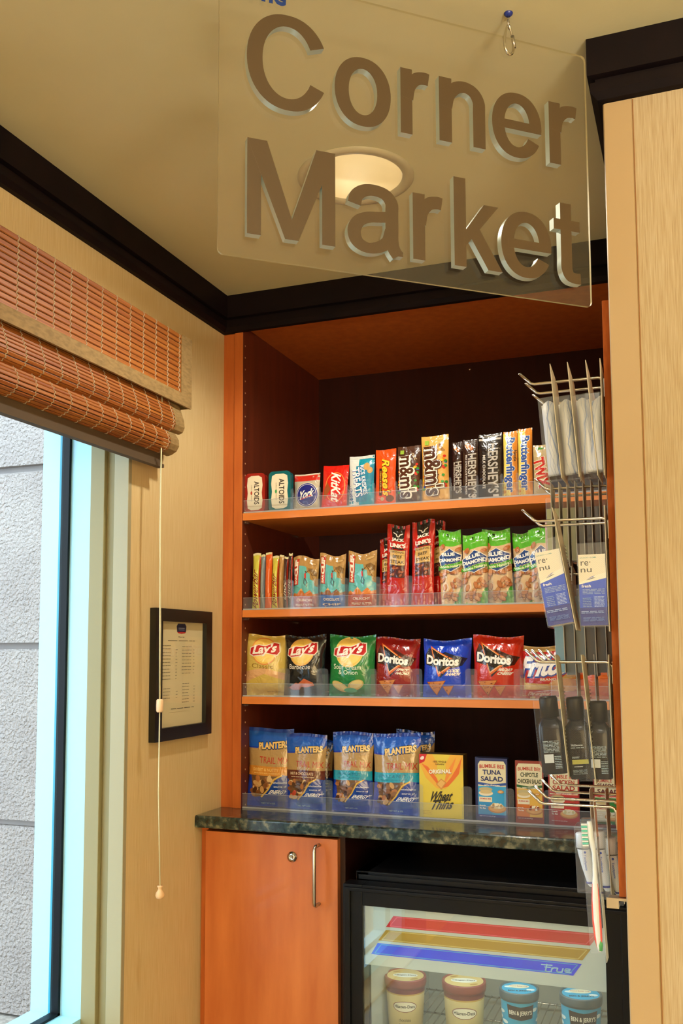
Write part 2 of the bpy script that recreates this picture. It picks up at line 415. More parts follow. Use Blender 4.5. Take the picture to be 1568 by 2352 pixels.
# reveal: bead, groove and return at the far jamb (and mirrored at the near jamb)
mb = MB()
mb.box(-.037, .0015, WY1-.012, WY1+.001, WZ0, WZ1, REVEAL2); mb.box(-.062, -.037, WY1-.002, WY1+.001, WZ0, WZ1, REVEAL)
mb.box(-.10, -.062, WY1-.014, WY1+.001, WZ0, WZ1, REVEAL)
mb.box(-.10, .0015, WY0-.001, WY0+.012, WZ0, WZ1, REVEAL2)
mb.box(-.099, .02, WY0+.001, WY1-.001, WZ0-.03, WZ0+.004, REVEAL2)
struct(mb.build('trim_5', bevel=.004))
win = empty('window_1', (-.13, (WY0+WY1)/2, WZ0)); struct(win)
def glazing(root, y0, y1, z0, z1, low):
    mb = MB()
    for a in ((y1-.012, y1, z0, z1), (y0, y0+.05, z0, z1), (y0, y1, z0, z0+low), (y0, y1, z1-.05, z1)): mb.box(-.235, -.10, a[0], a[1], a[2], a[3], FRAMEW)
    mb.build('frame', root, merge=False, loc=-root.location)
    mb = MB()
    for a in ((y1-.020, y1-.011, z0+low, z1-.05), (y0+.05, y1-.012, z0+low, z0+low+.006), (y0+.05, y0+.056, z0+low, z1-.05)): mb.box(-.176, -.155, a[0], a[1], a[2], a[3], GASK)
    mb.build('gasket', root, merge=False, loc=-root.location)
    mb = MB(); mb.box(-.187, -.176, y1-.0125, y1-.0115, z0+low, z1-.05, mat('pane_edge', '#1c8aa4', .4)); mb.build('pane_edge', root, loc=-root.location)
    mb = MB(); mb.box(-.168, -.163, y0+.045, y1-.010, z0+low-.005, z1-.045, GLASS); mb.build('glass_pane', root, loc=-root.location)
glazing(win, WY0, WY1, WZ0, WZ1, .058)
dor = empty('door_1', (-.13, (DY0+DY1)/2, DZ0)); struct(dor); glazing(dor, DY0, DY1, DZ0, DZ1, .05)
# outside
mb = MB(); YO = .68; gz = [at(90, q, 'y', YO).z for q in (1895, 1483, 1072)]
edges = [0]+[v for g_ in gz for v in (g_-.012, g_+.012)]+[4.2]
for i in range(0, len(edges), 2): mb.prism([(YO, edges[i]), (YO, edges[i+1]-.008), (YO+.012, edges[i+1]), (YO+.1, edges[i+1]), (YO+.1, edges[i])], 'x', -7, -.24, STUC)
mb.box(-7, -.24, YO+.03, YO+.12, 0, 4.2, STUCG)
struct(mb.build('wall_outside', merge=False))
struct(bx('ground', -9, -.25, -7, 3, -.06, -.01, GROUND))
# alcove walls, pillar wall, walls behind the camera
struct(bx('wall_back', 0, XR, YB, YB+.04, 0, ZC, WALLP))
struct(bx('wall_right', XR, XR+.06, YP+.001, YB, 0, ZC, WALLP))
struct(bx('wall_front', XR, XF, YP, YP+.08, 0, ZC, STREAK))
struct(bx('wall_rear', 0, XF, YF-.1, YF, 0, ZC, WALLP))
struct(bx('wall_far_right', XF, XF+.1, YF, YP, 0, ZC, WALLP))
# corner guard on the pillar
mb = MB(); gt = .0025
mb.prism([(XR-gt, YP+.04), (XR-gt, YP), (XR-gt*.3, YP-gt), (XR+.041, YP-gt), (XR+.0425, YP), (XR, YP), (XR, YP+.04)], 'z', .1, 1.217+K, GUARD)
struct(mb.build('trim_6'))
struct(bx('guard_shade_strip', XR+.0426, XR+.0440, YP-.0012, YP, .1, 1.217+K, mat('guard_edge_shade', '#8a5c2c', .7)))  # thin dark strip painted in for the shadow along the guard's edge
# crown moulding
PR = [(0, 1.219), (.010, 1.221), (.020, 1.231), (.020, 1.246), (.0125, 1.249), (.0125, 1.255), (.024, 1.257), (.024, 1.319)]
def crown(name, f0, f1):
    mb = MB(); A = [Vector(f0(p))+Vector((0, 0, z+K)) for p, z in PR]; B = [Vector(f1(p))+Vector((0, 0, z+K)) for p, z in PR]
    for i in range(len(PR)-1): mb.face([A[i], B[i], B[i+1], A[i+1]], DARKW)
    A2 = A+[Vector((A[0].x, A[0].y, ZC))]; B2 = B+[Vector((B[0].x, B[0].y, ZC))]
    mb.face(A2, DARKW); mb.face(B2[::-1], DARKW); mb.face([A2[-1], B2[-1], B[0], A[0]], DARKW)
    struct(mb.build(name, normals=True))
crown('trim_1', lambda p: (p, YF, 0), lambda p: (p, -p, 0))
crown('trim_2', lambda p: (p, -p, 0), lambda p: (XR-p, -p, 0))
crown('trim_3', lambda p: (XR-p, -p, 0), lambda p: (XR-p, YP-p, 0))
crown('trim_4', lambda p: (XR-p, YP-p, 0), lambda p: (XF, YP-p, 0))

# recessed downlight
t = tag(empty('recessed_light', (LX, LY, ZC)), 'round recessed ceiling light glowing cream behind the hanging sign', 'ceiling light')
mb = MB(); mb.lathe([(LR-.012, .004), (LR-.011, -.004), (LR+.002, -.006), (LR+.012, -.003), (LR+.012, -.0005)], mat('light_trim_ring', '#b5a886', .4), 64); mb.build('trim_ring', t)
mb = MB(); mb.lathe([(LR-.012, 0), (LR-.014, .03), (LR-.022, .07), (LR-.04, .115), (.045, .13)], mat('light_reflector', '#f0e6cc', .3, .2), 64); mb.build('reflector', t)
mb = MB(); mb.lathe([(.0, .118), (.03, .12), (.046, .126)], mat('lamp_glow', '#fff0d0', .4, emit='#ffedc8', estr=7), 32); mb.build('bulb', t)
l = bpy.data.lights.new('downlight', 'SPOT'); l.energy = 26; l.color = WARM; l.spot_size = 2.7; l.spot_blend = .5; l.shadow_soft_size = .03
o = bpy.data.objects.new('downlight', l); o.location = (LX, LY, ZC-.002); COL.objects.link(o)

# ================================================================== CABINETS
XS = .061
cab = tag(empty('shelf_cabinet', (0, 0, -.03+K)), 'open cherry wood shelf cabinet built into the alcove above the counter', 'cabinet')
def cpart(name, x0, x1, y0, y1, z0, z1, m, bevel=0): return bx(name, x0, x1, y0, y1, z0+K, z1+K, m, cab, bevel)
ZT = 1.237; ZCt = -.064
cpart('filler_strip', 0.0005, .036, .004, .03, ZCt, 1.219, WOODV)
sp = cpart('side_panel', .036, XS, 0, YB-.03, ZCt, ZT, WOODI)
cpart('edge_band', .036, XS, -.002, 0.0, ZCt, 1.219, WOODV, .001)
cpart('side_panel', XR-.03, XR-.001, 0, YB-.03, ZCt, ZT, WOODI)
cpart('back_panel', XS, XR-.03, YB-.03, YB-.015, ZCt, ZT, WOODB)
cpart('top_panel', XS, XR-.03, .0, YB-.03, ZT, ZT+.019, WOODV)
for q in range(795, 1850, 27):
    p = at(563, q, 'x', XS); mb = MB()
    mb.prism([(.0022*math.cos(k*math.pi/4), .0022*math.sin(k*math.pi/4)) for k in range(8)], 'x', -.001, .0006, mat('peg_hole', '#c9a07a', .4))
    mb.build('peg_hole', cab, loc=p-cab.location)
sw = at(1078, 848, 'y', YB-.03); mb = MB(); mb.lathe([(0, .0015), (.0025, .0013), (.0035, .0)], CHROME, 14, axis='y'); mb.build('screw', cab, loc=sw-cab.location)
SHZ = [.717, .456, .227]
for z in SHZ:
    s = cpart('shelf', XS+.001, XR-.031, .0, .40, z-.019, z, WOODH)
    for yy in (.012, .35):
        mb = MB(); mb.box(XS, XS+.008, yy, yy+.014, z-.026+K, z-.019+K, BLIS); mb.build('shelf_clip', cab, loc=-cab.location)
# counter
mb = MB(); mb.prism([(-.1376, -.092), (-.1376, -.068), (-.1335, -.064), (YB-.02, -.064), (YB-.02, -.094), (-.1356, -.094)], 'x', .0005, XR-.001, GRAN)
ct = mb.build('countertop', loc=(0, 0, K), bevel=.002); tag(ct, 'dark speckled green-grey stone countertop below the snack shelves', 'countertop')
# base cabinet with door
cbx0 = at(459, 1915, 'y', -.10).x; cdx0 = at(472, 1915, 'y', -.12).x; cdx1 = at(775, 1935, 'y', -.12).x; cbx1 = cdx1+.012
bc = tag(empty('base_cabinet', ((cbx0+cbx1)/2, .1, 0)), 'cherry wood base cabinet with lock under the left end of the counter', 'cabinet')
def bpart(name, x0, x1, y0, y1, z0, z1, m, bevel=0, parent=None): return bx(name, x0, x1, y0, y1, z0, z1, m, bc, bevel)
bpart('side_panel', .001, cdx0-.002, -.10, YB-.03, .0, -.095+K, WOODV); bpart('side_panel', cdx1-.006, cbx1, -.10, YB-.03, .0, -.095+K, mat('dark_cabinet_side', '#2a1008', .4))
bpart('back_panel', cdx0, cdx1-.008, YB-.05, YB-.04, .1, -.10+K, WOODI)
bpart('toe_kick', cdx0, cdx1-.008, -.05, -.035, 0, .1, WOODI)
dr = bpart('door', cdx0, cdx1, -.12, -.101, .105, -.103+K, WOODD, .0012)
hp = at(722, 1946, 'y', -.15); hq = at(722, 2083, 'y', -.15); DL = dr.location+bc.location
mb = MB(); yh = -.1205-DL.y; h0, h1, hx = hq.z-DL.z, hp.z-DL.z, hp.x-DL.x
mb.tube([(hx, yh, h1), (hx, yh-.022, h1), (hx, yh-.029, h1-.003), (hx, yh-.032, h1-.010), (hx, yh-.032, h0+.010), (hx, yh-.029, h0+.003), (hx, yh-.022, h0), (hx, yh, h0)], .0042, STEEL, 12)
mb.build('handle', dr)
kp = at(669, 1969, 'y', -.125)
mb = MB(); mb.lathe([(.0, .0045), (.004, .0045), (.0045, .0052), (.0085, .0052), (.009, .003), (.0125, .002), (.0132, 0)], CHROME, 28, axis='y')
mb.box(-.0035, .0035, -.0049, -.004, -.0007, .0007, BLK)
mb.build('lock', dr, (kp.x-DL.x, yh, kp.z-DL.z), merge=False)

# ================================================================== FRIDGE
FY = -.22
fx0 = at(787, 2100, 'y', FY).x; fx1 = at(1447, 2100, 'y', FY).x; fz1 = at(786, 2029, 'y', FY).z
gx0 = at(832, 2150, 'y', FY).x; gx1 = at(1389, 2150, 'y', FY).x; gz1 = at(832, 2080, 'y', FY).z; gz0 = .20
fr = tag(empty('display_freezer', ((fx0+fx1)/2, .0, 0)), 'small black glass-door freezer of ice cream under the counter', 'freezer')
def fpart(name, x0, x1, y0, y1, z0, z1, m, bevel=0): return bx(name, x0, x1, y0, y1, z0, z1, m, fr, bevel)
INN = mat('freezer_liner', '#aab0a6', .4)
mb = MB(); bz1 = fz1+.018; wl = .045
for a in ((fx0+.012, fx0+wl, -.165, .33, .05, bz1), (fx1-wl, fx1-.012, -.165, .33, .05, bz1), (fx0+.012, fx1-.012, .33, .36, .05, bz1), (fx0+.012, fx1-.012, -.165, .33, bz1-.045, bz1), (fx0+.012, fx1-.012, -.165, .33, .05, .10)):
    mb.box(*a, BLKM)
mb.build('body', fr, merge=False, loc=-fr.location, bevel=.003)
mb = MB(); a, b, c, d = fx0+wl, fx1-wl, .101, bz1-.046
mb.face([(a, .329, c), (a, .329, d), (b, .329, d), (b, .329, c)], INN); mb.face([(a+.001, -.16, c), (a+.001, .33, c), (a+.001, .33, d), (a+.001, -.16, d)], INN)
mb.face([(b-.001, -.16, c), (b-.001, .33, c), (b-.001, .33, d), (b-.001, -.16, d)], INN); mb.face([(a, -.16, c+.001), (b, -.16, c+.001), (b, .33, c+.001), (a, .33, c+.001)], INN)
mb.build('liner', fr, merge=False, loc=-fr.location)
fpart('top_strip', fx0+.02, fx1-.02, -.169, -.1655, fz1+.001, fz1+.011, BLK)
dm = MB()
for a in ((fx0, gx0, .02, fz1), (gx1, fx1, .02, fz1), (gx0, gx1, gz1, fz1), (gx0, gx1, .02, gz0)): dm.box(a[0], a[1], FY, FY+.045, a[2], a[3], BLKM)
for a in ((fx0+.006, fx0+.019, .03, fz1-.012), (fx1-.019, fx1-.006, .03, fz1-.012), (fx0+.006, fx1-.006, fz1-.014, fz1-.006)): dm.box(a[0], a[1], FY-.006, FY, a[2], a[3], BLKM)
door = dm.build('door', fr, merge=False, loc=-fr.location, bevel=.0015)
mb = MB(); mb.box(gx0-.004, gx1+.004, FY+.006, FY+.010, gz0-.003, gz1+.003, clear('freezer_glass', (.95, .98, .97), haze=.015, refl=1.6, hazecol=(.7, .8, .78), rough=.01, min_refl=.09)); mb.build('glass', door)
# header sign panel printed behind the glass
hz0 = at(840, 2214, 'y', FY+.02).z; HW, HH = gx1-gx0+.004, gz1-hz0
def hp_(px, py):
    p = at(px, py, 'y', FY+.018); return ((p.x-gx0)/HW, (p.z-hz0)/HH)
A = Art(HW, HH)
def para(pts, m, mi):
    q = [hp_(*p) for p in pts]; A.poly(q, m)
    cx = sum(p[0] for p in q)/4; cy = sum(p[1] for p in q)/4
    A.line([(p[0]+(cx-p[0])*.02+ (.008 if p[0] < cx else -.008), p[1]+(cy-p[1])*.2) for p in q+[q[0]]], .0035, mi)
para([(903, 2104), (1376, 2145), (1355, 2172), (886, 2129)], '#d00420', '#e8506a')
para([(886, 2136), (1357, 2180), (1337, 2206), (868, 2160)], '#b8922a', '#d8c070')
para([(867, 2166), (1336, 2214), (1316, 2241), (852, 2191)], '#0038ff', '#3f9cf0')
LB = '#9fd6f5'
def L(pts, wd=.005): A.line([hp_(760+a/1.9406, 1940+b/1.9406) for a, b in pts], wd, LB)
L([(937, 534), (985, 538)]); L([(962, 533), (955, 562), (962, 566), (975, 567)]); L([(952, 545), (978, 547)], .004)
L([(985, 548), (980, 567)]); L([(984, 555), (992, 549), (1005, 550)]); L([(1010, 550), (1005, 563), (1012, 568), (1026, 568)]); L([(1034, 552), (1028, 569)])
L([(1040, 561), (1062, 563), (1066, 556), (1048, 553), (1040, 561), (1044, 568), (1070, 571)])
mb = MB(); mb.box(gx0-.002, gx1+.002, FY+.0185, FY+.022, hz0, gz1, mat('header_panel', '#b4bbb2', .45, emit='#d8e2d8', estr=.16))
lay(mb, flat_grid((gx0, FY+.0183, hz0), (HW, 0, 0), (0, 0, HH)), A, .00004)
mb.build('header_sign', fr, merge=False, loc=-fr.location)
mb = MB(); SZ = at(1066, 2352, 'y', -.03).z-.045
for i in range(28): x = fx0+wl+.01+i*(fx1-fx0-2*wl-.02)/27; mb.tube([(x, -.14, SZ), (x, .30, SZ)], .0015, CHROME, 6)
for y in (-.14, -.02, .14, .3): mb.tube([(fx0+wl, y, SZ-.003), (fx1-wl, y, SZ-.003)], .0025, CHROME, 6)
mb.build('wire_shelf', fr, merge=False, loc=-fr.location)
area('freezer_lamp', ((fx0+fx1)/2, -.12, bz1-.06), .5, 1.2, (.9, 1, .96), (0.5, 0, 0), .04)

def pint(x, y, z, H, R, art_fn, lid_art, cupm, lidm, label, rotz=0, name='ice_cream_pint'):
    t = tag(empty(name, (x, y, z), (0, 0, rotz)), label, 'ice cream', 'ice cream pints on the freezer shelf')
    mb = MB(); n = 36; r0_, r1_ = R*.80, R*.96; hh = H-.017
    G = [[Vector(((r0_+(r1_-r0_)*j/6)*math.sin(a), -(r0_+(r1_-r0_)*j/6)*math.cos(a), hh*j/6)) for j in range(7)] for a in [(-100+200*i/n)*math.pi/180 for i in range(n+1)]]
    mb.lathe([(0, 0), (r0_, 0), (r1_, hh)], cupm, 60)
    W = (r0_+r1_)/2*200*math.pi/180; a = Art(W, hh); art_fn(a); lay(mb, G, a)
    mb.build('tub', t, merge=False)
    mb = MB(); mb.lathe([(R*.97, hh-.004), (R*1.0, hh-.004), (R*1.03, hh+.002), (R*1.03, H-.003), (R*1.01, H), (R*.95, H), (R*.94, H-.002), (0, H-.002)], lidm, 60)
    a = Art(R*1.8, R*1.8); lid_art(a); lay(mb, flat_grid((-R*.9, -R*.9, H-.002), (R*1.8, 0, 0), (0, R*1.8, 0)), a)
    mb.build('lid', t, merge=False)
    return t
def hd(flavour, deco):
    def f(a):
        a.rect(0, .88, 1, 1, '#7c3430').rect(0, .86, 1, .885, '#c9a24e')
        a.ell(.5, .66, .19, .085, '#7a1a22', n=36).ell(.5, .66, .18, .076, '#efe8d4', n=36).text('Häagen-Dazs', .5, .655, .32, .065, '#22181a', bold=.02)
        a.text(flavour, .5, .42, .19, .05, '#5a4a30', bold=0)
        rr = random.Random(3)
        for k in range(9): a.ell(.5+rr.uniform(-.16, .16), .16+rr.uniform(-.1, .12), .06, .03, deco, rr.uniform(0, 180))
    return f
def hdlid(a):
    a.ell(.5, .5, .5, .5, '#d9bb78', n=40).ell(.5, .5, .34, .17, '#efe8d4').text('Häagen-Dazs', .5, .5, .58, .12, '#22181a')
    a.ell(.25, .78, .12, .05, '#b58a3a', 30).ell(.75, .22, .12, .05, '#b58a3a', 30)
def bj(l1, l2, l3, c, cc):
    def f(a):
        a.rect(0, 0, 1, 1, '#2aa6cf')
        rr = random.Random(len(l1))
        for k in range(14): a.ell(rr.choice([rr.uniform(0, .3), rr.uniform(.7, 1)]), rr.uniform(.1, .9), .07, .03, '#e9f2ee', rr.uniform(-10, 10))
        a.poly([(.28, .93), (.5, .90), (.72, .93), (.70, .70), (.5, .67), (.30, .70)], '#241a18').text("BEN & JERRY'S", .5, .79, .37, .09, '#f2ead8', bold=.02)
        a.ell(.5, .40, .20, .17, '#f1e6c4', n=30)
        a.text(l1, .5, .54, .24, .08, c, bold=.02).text(l2, .5, .395, .24, .08, c, bold=.02).text(l3, .5, .25, .15, .07, c, bold=.02)
        a.ell(.5, .06, .28, .05, cc)
    return f
def bjlid(a):
    a.ell(.5, .5, .5, .5, '#2aa6cf', n=40).ell(.22, .62, .14, .08, '#e9f2ee').ell(.82, .4, .12, .08, '#e9f2ee')
    a.ell(.5, .66, .3, .16, '#f1e6c4').text("BEN & JERRY'S", .5, .28, .66, .14, '#241a18', bold=.02)
    a.text('Peanut Butter Cup', .5, .66, .5, .1, '#b8432c')
PY = -.04
for px0, px1, pyt, args in ((884, 978, 2226, (hd('chocolate', '#4a2a1c'), hdlid, mat('pint_cream', '#e6d49a', .5), mat('pint_lid_burgundy', '#8a4238', .45), 'ice cream pint with gold and burgundy lid, leftmost in the freezer, behind the window reflection')),
                            (1015, 1116, 2238, (hd('vanilla', '#f4ecd0'), hdlid, mat('pint_cream', '#e6d49a', .5), mat('pint_lid_burgundy', '#8a4238', .45), 'vanilla ice cream pint with cream tub and burgundy-rimmed lid')),
                            (1146, 1238, 2256, (bj('Peanut', 'Butter', 'Cup', '#c2462a', '#6b4a2a'), bjlid, mat('pint_blue', '#2aa6cf', .5), mat('pint_lid_grey', '#4f5f63', .4), 'peanut butter cup ice cream pint in sky-blue cloud tub')),
                            (1283, 1384, 2268, (bj('Cherry', 'Garcia', '', '#b52a3a', '#7a2034'), bjlid, mat('pint_blue', '#2aa6cf', .5), mat('pint_lid_grey', '#4f5f63', .4), 'sky-blue cherry ice cream pint at the right end of the freezer shelf'))):
    p0 = at(px0, pyt+14, 'y', PY); p1 = at(px1, pyt+14, 'y', PY); R = (p1.x-p0.x)/2/1.03*.98
    zt = at((px0+px1)/2, pyt+12, 'y', PY).z; f, l, cm, lm, lab = args
    if 'cherry' in lab:
        f = bj('Cherry', 'Garcia', '®', '#b52a3a', '#7a2034')
    pint((p0.x+p1.x)/2, PY, SZ+.0018, max(.1, zt-SZ-.0018), R, f, l, cm, lm, lab, rotz=.24)

# ================================================================== SHELF TRAYS
def tray(z, xa, dividers, hl, hd_, label, name='shelf_tray'):
    """clear organiser: floor sheet, front lip and divider plates with rounded tops"""
    xb = XR-.035; z = z+K+.0003
    t = tag(empty(name, ((xa+xb)/2, .1, z)), label, 'shelf organiser', 'clear trays along the shelf fronts'); L0 = -t.location
    mb = MB(); mb.box(xa, xb, .004, .25, z, z+.002, TRAY); mb.build('base', t, loc=L0)
    mb = MB(); mb.box(xa, xb, .002, .0035, z, z+hl, TRAY); mb.box(xa, xb, .0018, .0037, z+hl, z+hl+.0009, TRAYE); mb.box(xa, xb, .0012, .0045, z, z+.004, TRAYE); mb.build('front_lip', t, loc=L0, merge=False)
    for d0, d1, pz in dividers:
        a = at(d0, pz, 'y', .007).x; b = at(d1, pz, 'y', .007).x; r = .006; h = hd_
        mb = MB(); o = [(a, z+.002), (b, z+.002), (b, z+h-r), (b-r*.3, z+h-r*.3), (b-r, z+h), (a+r, z+h), (a+r*.3, z+h-r*.3), (a, z+h-r)]
        mb.prism(o, 'y', .0062, .0074, TRAY); c = (a+b)/2
        mb.box(c-.0006, c+.0006, .0074, .24, z+.002, z+h*.8, TRAY); mb.build('divider', t, loc=L0, merge=False)
def dv(lst, w, pz): return [(x-w/2, x+w/2, pz) for x in lst]
tray(SHZ[0], .064, dv([671, 733, 798, 858, 909, 966, 1033, 1095, 1152, 1188], 7, 1120), .034, .06, 'clear plastic tray holding mints and candy on the top shelf')
tray(SHZ[1], .064, dv([664, 727, 790, 864, 938, 1058, 1122, 1186, 1236], 20, 1350), .032, .078, 'clear plastic tray holding bars, jerky and almonds on the second shelf')
tray(SHZ[2], .064, dv([652, 740, 851, 956, 1082, 1193], 27, 1560), .034, .074, 'clear plastic tray holding the chip bags on the third shelf')
tray(ZCt, .064, dv([649, 752, 859, 960, 1072, 1169, 1260], 23, 1830), .038, .082, 'clear plastic tray holding pouches and boxes on the countertop')

# ================================================================== GOODS ON THE SHELVES
def W_H(p0, p1, pt, z0, y):
    a = at(p0, (pt+1500)/2, 'y', y); 
    mid = None
    xc0 = at(p0, pt, 'y', y); xc1 = at(p1, pt, 'y', y)
    return xc0, xc1
def place(shelf, p0, p1, pt, y):
    """left and right pixel of the face, pixel of its top, depth of its face -> x centre, width, height, base z"""
    z0 = shelf+K+.0026; zb = pr(Vector(((at(p0, 1500, 'y', y).x+at(p1, 1500, 'y', y).x)/2, y, z0)))
    pm = (pt+zb)/2; a = at(p0, pm, 'y', y); b = at(p1, pm, 'y', y); top = at((p0+p1)/2, pt, 'y', y)
    return (a.x+b.x)/2, b.x-a.x, top.z-z0, z0
def pr(P):
    d = P-CAMP; return 1306.6-FPX*d.dot(up)/d.dot(fw)

# --- flat printed faces
def a_altoids(c):
    def f(a):
        a.poly([(.12, .1), (.3, .05), (.7, .05), (.88, .1), (.92, .3), (.88, .5), (.92, .7), (.88, .9), (.7, .95), (.3, .95), (.12, .9), (.08, .7), (.12, .5), (.08, .3)], '#e4dcc4')
        a.text('ALTOIDS', .6, .5, 1.15, .27, '#2a1c16', rot=-90, bold=.02).text('CURIOUSLY STRONG', .33, .5, .8, .05, '#8a7a5a', rot=-90)
        a.ell(.32, .5, .05, .09, c)
    return f
def tin(shelf, p0, p1, pt, c, leaf, label, y=.016):
    xc, W, H, z0 = place(shelf, p0, p1, pt, y); t = tag(empty('mint_tin', (xc, y, z0), (0, 0, 0)), label, 'mint tin', 'mint tins on the top shelf')
    def rr(w, h, y0, y1, m, mb, r=.012):
        pts = []
        for cx, cz, a0 in ((w/2-r, r, -90), (w/2-r, h-r, 0), (-w/2+r, h-r, 90), (-w/2+r, r, 180)):
            for k in range(6): q = math.radians(a0+18*k); pts.append((cx+r*math.cos(q), cz+r*math.sin(q)))
        mb.prism(pts, 'y', y0, y1, m)
    cm = mat('tin_'+c.lstrip('#'), c, .3, .4)
    mb = MB(); rr(W, H, 0, .007, cm, mb); a = Art(W*.92, H*.96); a_altoids(leaf)(a); lay(mb, flat_grid((-W*.46, 0, H*.02), (W*.92, 0, 0), (0, 0, H*.96)), a); mb.build('lid', t, merge=False)
    mb = MB(); rr(W*.98, H*.98, .007, .021, cm, mb); mb.build('tin_base', t, loc=(0, 0, H*.01))
tin(SHZ[0], 562, 608, 1087, '#a8281e', '#b8402c', 'small red mint tin standing leftmost on the top shelf')
tin(SHZ[0], 617, 667, 1082, '#11727c', '#3f9a5a', 'small teal mint tin beside the red mint tin')

def bag(name, shelf, p0, p1, pt, col, art, label, cat, group=None, y=.05, T=.05, seed=0, roll=0, yaw=0, lean=.06, back=None, rough=.2, z_add=0, **kw):
    xc, W, H, z0 = place(shelf, p0, p1, pt, y-T*.3)
    mb_m = mat('film_'+col.lstrip('#')+('_%d' % int(rough*100)), col, rough, coat=.15)
    a = None
    mb_m = film(mb_m)
    if art: a = Art(W, H); art(a); a.P = [(T_l, film(m_)) for T_l, m_ in a.P]
    mb = bag_mesh(W, H, T, a, mb_m, seed=seed, lean=lean, back=back, **kw)
    o = mb.build(name, loc=(xc, y, z0+z_add), rot=(0, roll, yaw), merge=False)
    return tag(o, label, cat, group)
CG = 'candy bars on the top shelf'
def candy(name, p0, p1, pt, col, art, label, y=.030, T=.014, **kw):
    return bag(name, SHZ[0], p0, p1, pt, col, art, label, 'candy', CG, y=y, T=T, **dict(dict(wr=.0012, seal=.05, topwave=.001, nu=10, nv=16), **kw))
def f_york(a):
    a.rect(0, .80, 1, .96, '#c42a1e').rect(0, .96, 1, 1, '#d0c8b8').rect(0, 0, .25, .8, '#b3aa98').ell(.52, .42, .44, .44, '#d8d4cc', n=40).ell(.52, .42, .42, .42, '#16237e', n=40).ell(.52, .42, .385, .385, '#e2ddea', n=40).ell(.52, .42, .37, .37, '#16237e', n=40)
    a.text('York', .52, .44, .62, .30, '#f4f0ea', rot=12, shear=.25, bold=.03).line([(.3, .3), (.72, .4)], .03, '#c8281e')
candy('peppermint_patty', 673, 732, 1087, '#b9ae98', f_york, 'silver wrapped peppermint patty with round blue emblem', rough=.2, T=.018)
def f_kitkat(a):
    a.ell(.52, .5, .40, .55, '#f08a3c', n=40).ell(.52, .5, .37, .52, '#d01c12', n=40).text('KitKat', .55, .48, 1.05, .38, '#f4efe6', rot=-88, shear=.15, bold=.025)
    a.poly([(.1, .2), (.35, .45), (.2, .62), (.05, .4)], '#9a4a20')
candy('wafer_bar', 736, 795, 1068, '#cf1c12', f_kitkat, 'bright red wafer bar with white slanted lettering', roll=.04)
def f_rice(a):
    a.rect(0, 0, .4, 1, '#d5dad8').rect(.4, 0, 1, .93, '#0f90a8').rect(0, .94, 1, 1, '#c9cdc8').poly([(.3, .1), (.7, .1), (1, .55), (1, .8), (.3, .8)], '#1a7fa0')
    a.text('RICE KRISPIES', .62, .52, 1.15, .19, '#1750a0', rot=-82, bold=.05).text('RICE KRISPIES', .615, .525, 1.15, .17, '#eef2f2', rot=-82, bold=.02)
    a.text('TREATS', .36, .48, 1.15, .34, '#0f3f9a', rot=-82, bold=.06).text('TREATS', .355, .485, 1.13, .31, '#f2f4f2', rot=-82, bold=.02).text('Original', .1, .25, .5, .16, '#1e50a0', rot=-82, shear=.2)
    a.ell(.72, .78, .12, .14, '#c59a5a').ell(.85, .7, .1, .12, '#c59a5a')
candy('marshmallow_treat_bar', 799, 857, 1045, '#1488a0', f_rice, 'teal and silver marshmallow rice treat bar', rough=.15, T=.02)
def f_reese(a):
    a.text("Reese's", .56, .48, 1.75, .42, '#5a1c10', rot=-88, shear=.1, bold=.07).text("Reese's", .55, .485, 1.72, .38, '#f6c430', rot=-88, shear=.1, bold=.03)
    a.rect(.2, .18, .34, .66, '#3a160c').text('2 PEANUT BUTTER CUPS', .27, .42, 1.05, .07, '#e8b040', rot=-90).ell(.72, .12, .2, .16, '#6a3416').ell(.35, .12, .09, .09, '#c9b08a')
candy('peanut_butter_cups', 860, 907, 1030, '#e04a0e', f_reese, 'orange pack of peanut butter cups with yellow lettering')
def f_mm(base, blobs):
    def f(a):
        rr = random.Random(5)
        for k in range(26): a.ell(.5+(rr.uniform(.28, .42) if k % 2 else -rr.uniform(.28, .42)), rr.uniform(.2, .72), .055, .05, rr.choice(['#c8281e', '#2a8a34', '#e8c020', '#e07818', '#2a56b0', '#5a3018']))
        a.text("m&m's", .47, .46, 1.85, .76, '#5a2c16' if base == '#c98f4a' else '#f0e6d2', rot=-88, bold=.11).text("m&m's", .465, .465, 1.80, .70, '#f5efe0', rot=-88, bold=.075).text("m&m's", .46, .47, 1.78, .66, '#4a2414', rot=-88, bold=.03)
        a.rect(.14, .86, .3, .93, '#8fae3c').text(blobs, .75, .80, .34, .10, '#5a2c16' if base == '#c98f4a' else '#e0c8a0', rot=-60)
    return f
candy('chocolate_candy_bag', 910, 963, 1022, '#48281a', f_mm('#3a2014', 'CHOC'), 'dark brown bag of coloured chocolate buttons on the top shelf', T=.02)
candy('peanut_candy_bag', 967, 1030, 997, '#d9a24e', f_mm('#c98f4a', 'PEANUT'), 'tall pale orange bag of peanut chocolates leaning forward', T=.026, y=.026, roll=-.02)
def f_hersh(sub, alm):
    def f(a):
        a.text("HERSHEY'S", .64, .47 if not alm else .40, 2.15 if not alm else 2.9, .46 if not alm else .58, '#b9b2a8', rot=-90, bold=.02)
        a.text(sub, .24, .42, 1.45 if not alm else 2.6, .12, '#d8d0c4', rot=-90, bold=.02)
        if alm: a.ell(.32, .9, .16, .22, '#c27a3c', 20).ell(.55, .86, .14, .2, '#a85c28', 30)
        a.rect(.62, .03, .86, .07, '#cfc7ba')
        if not alm: a.rect(.02, .90, .98, .93, '#bdb6ac').rect(.02, .955, .98, .97, '#8a847a')
    return f
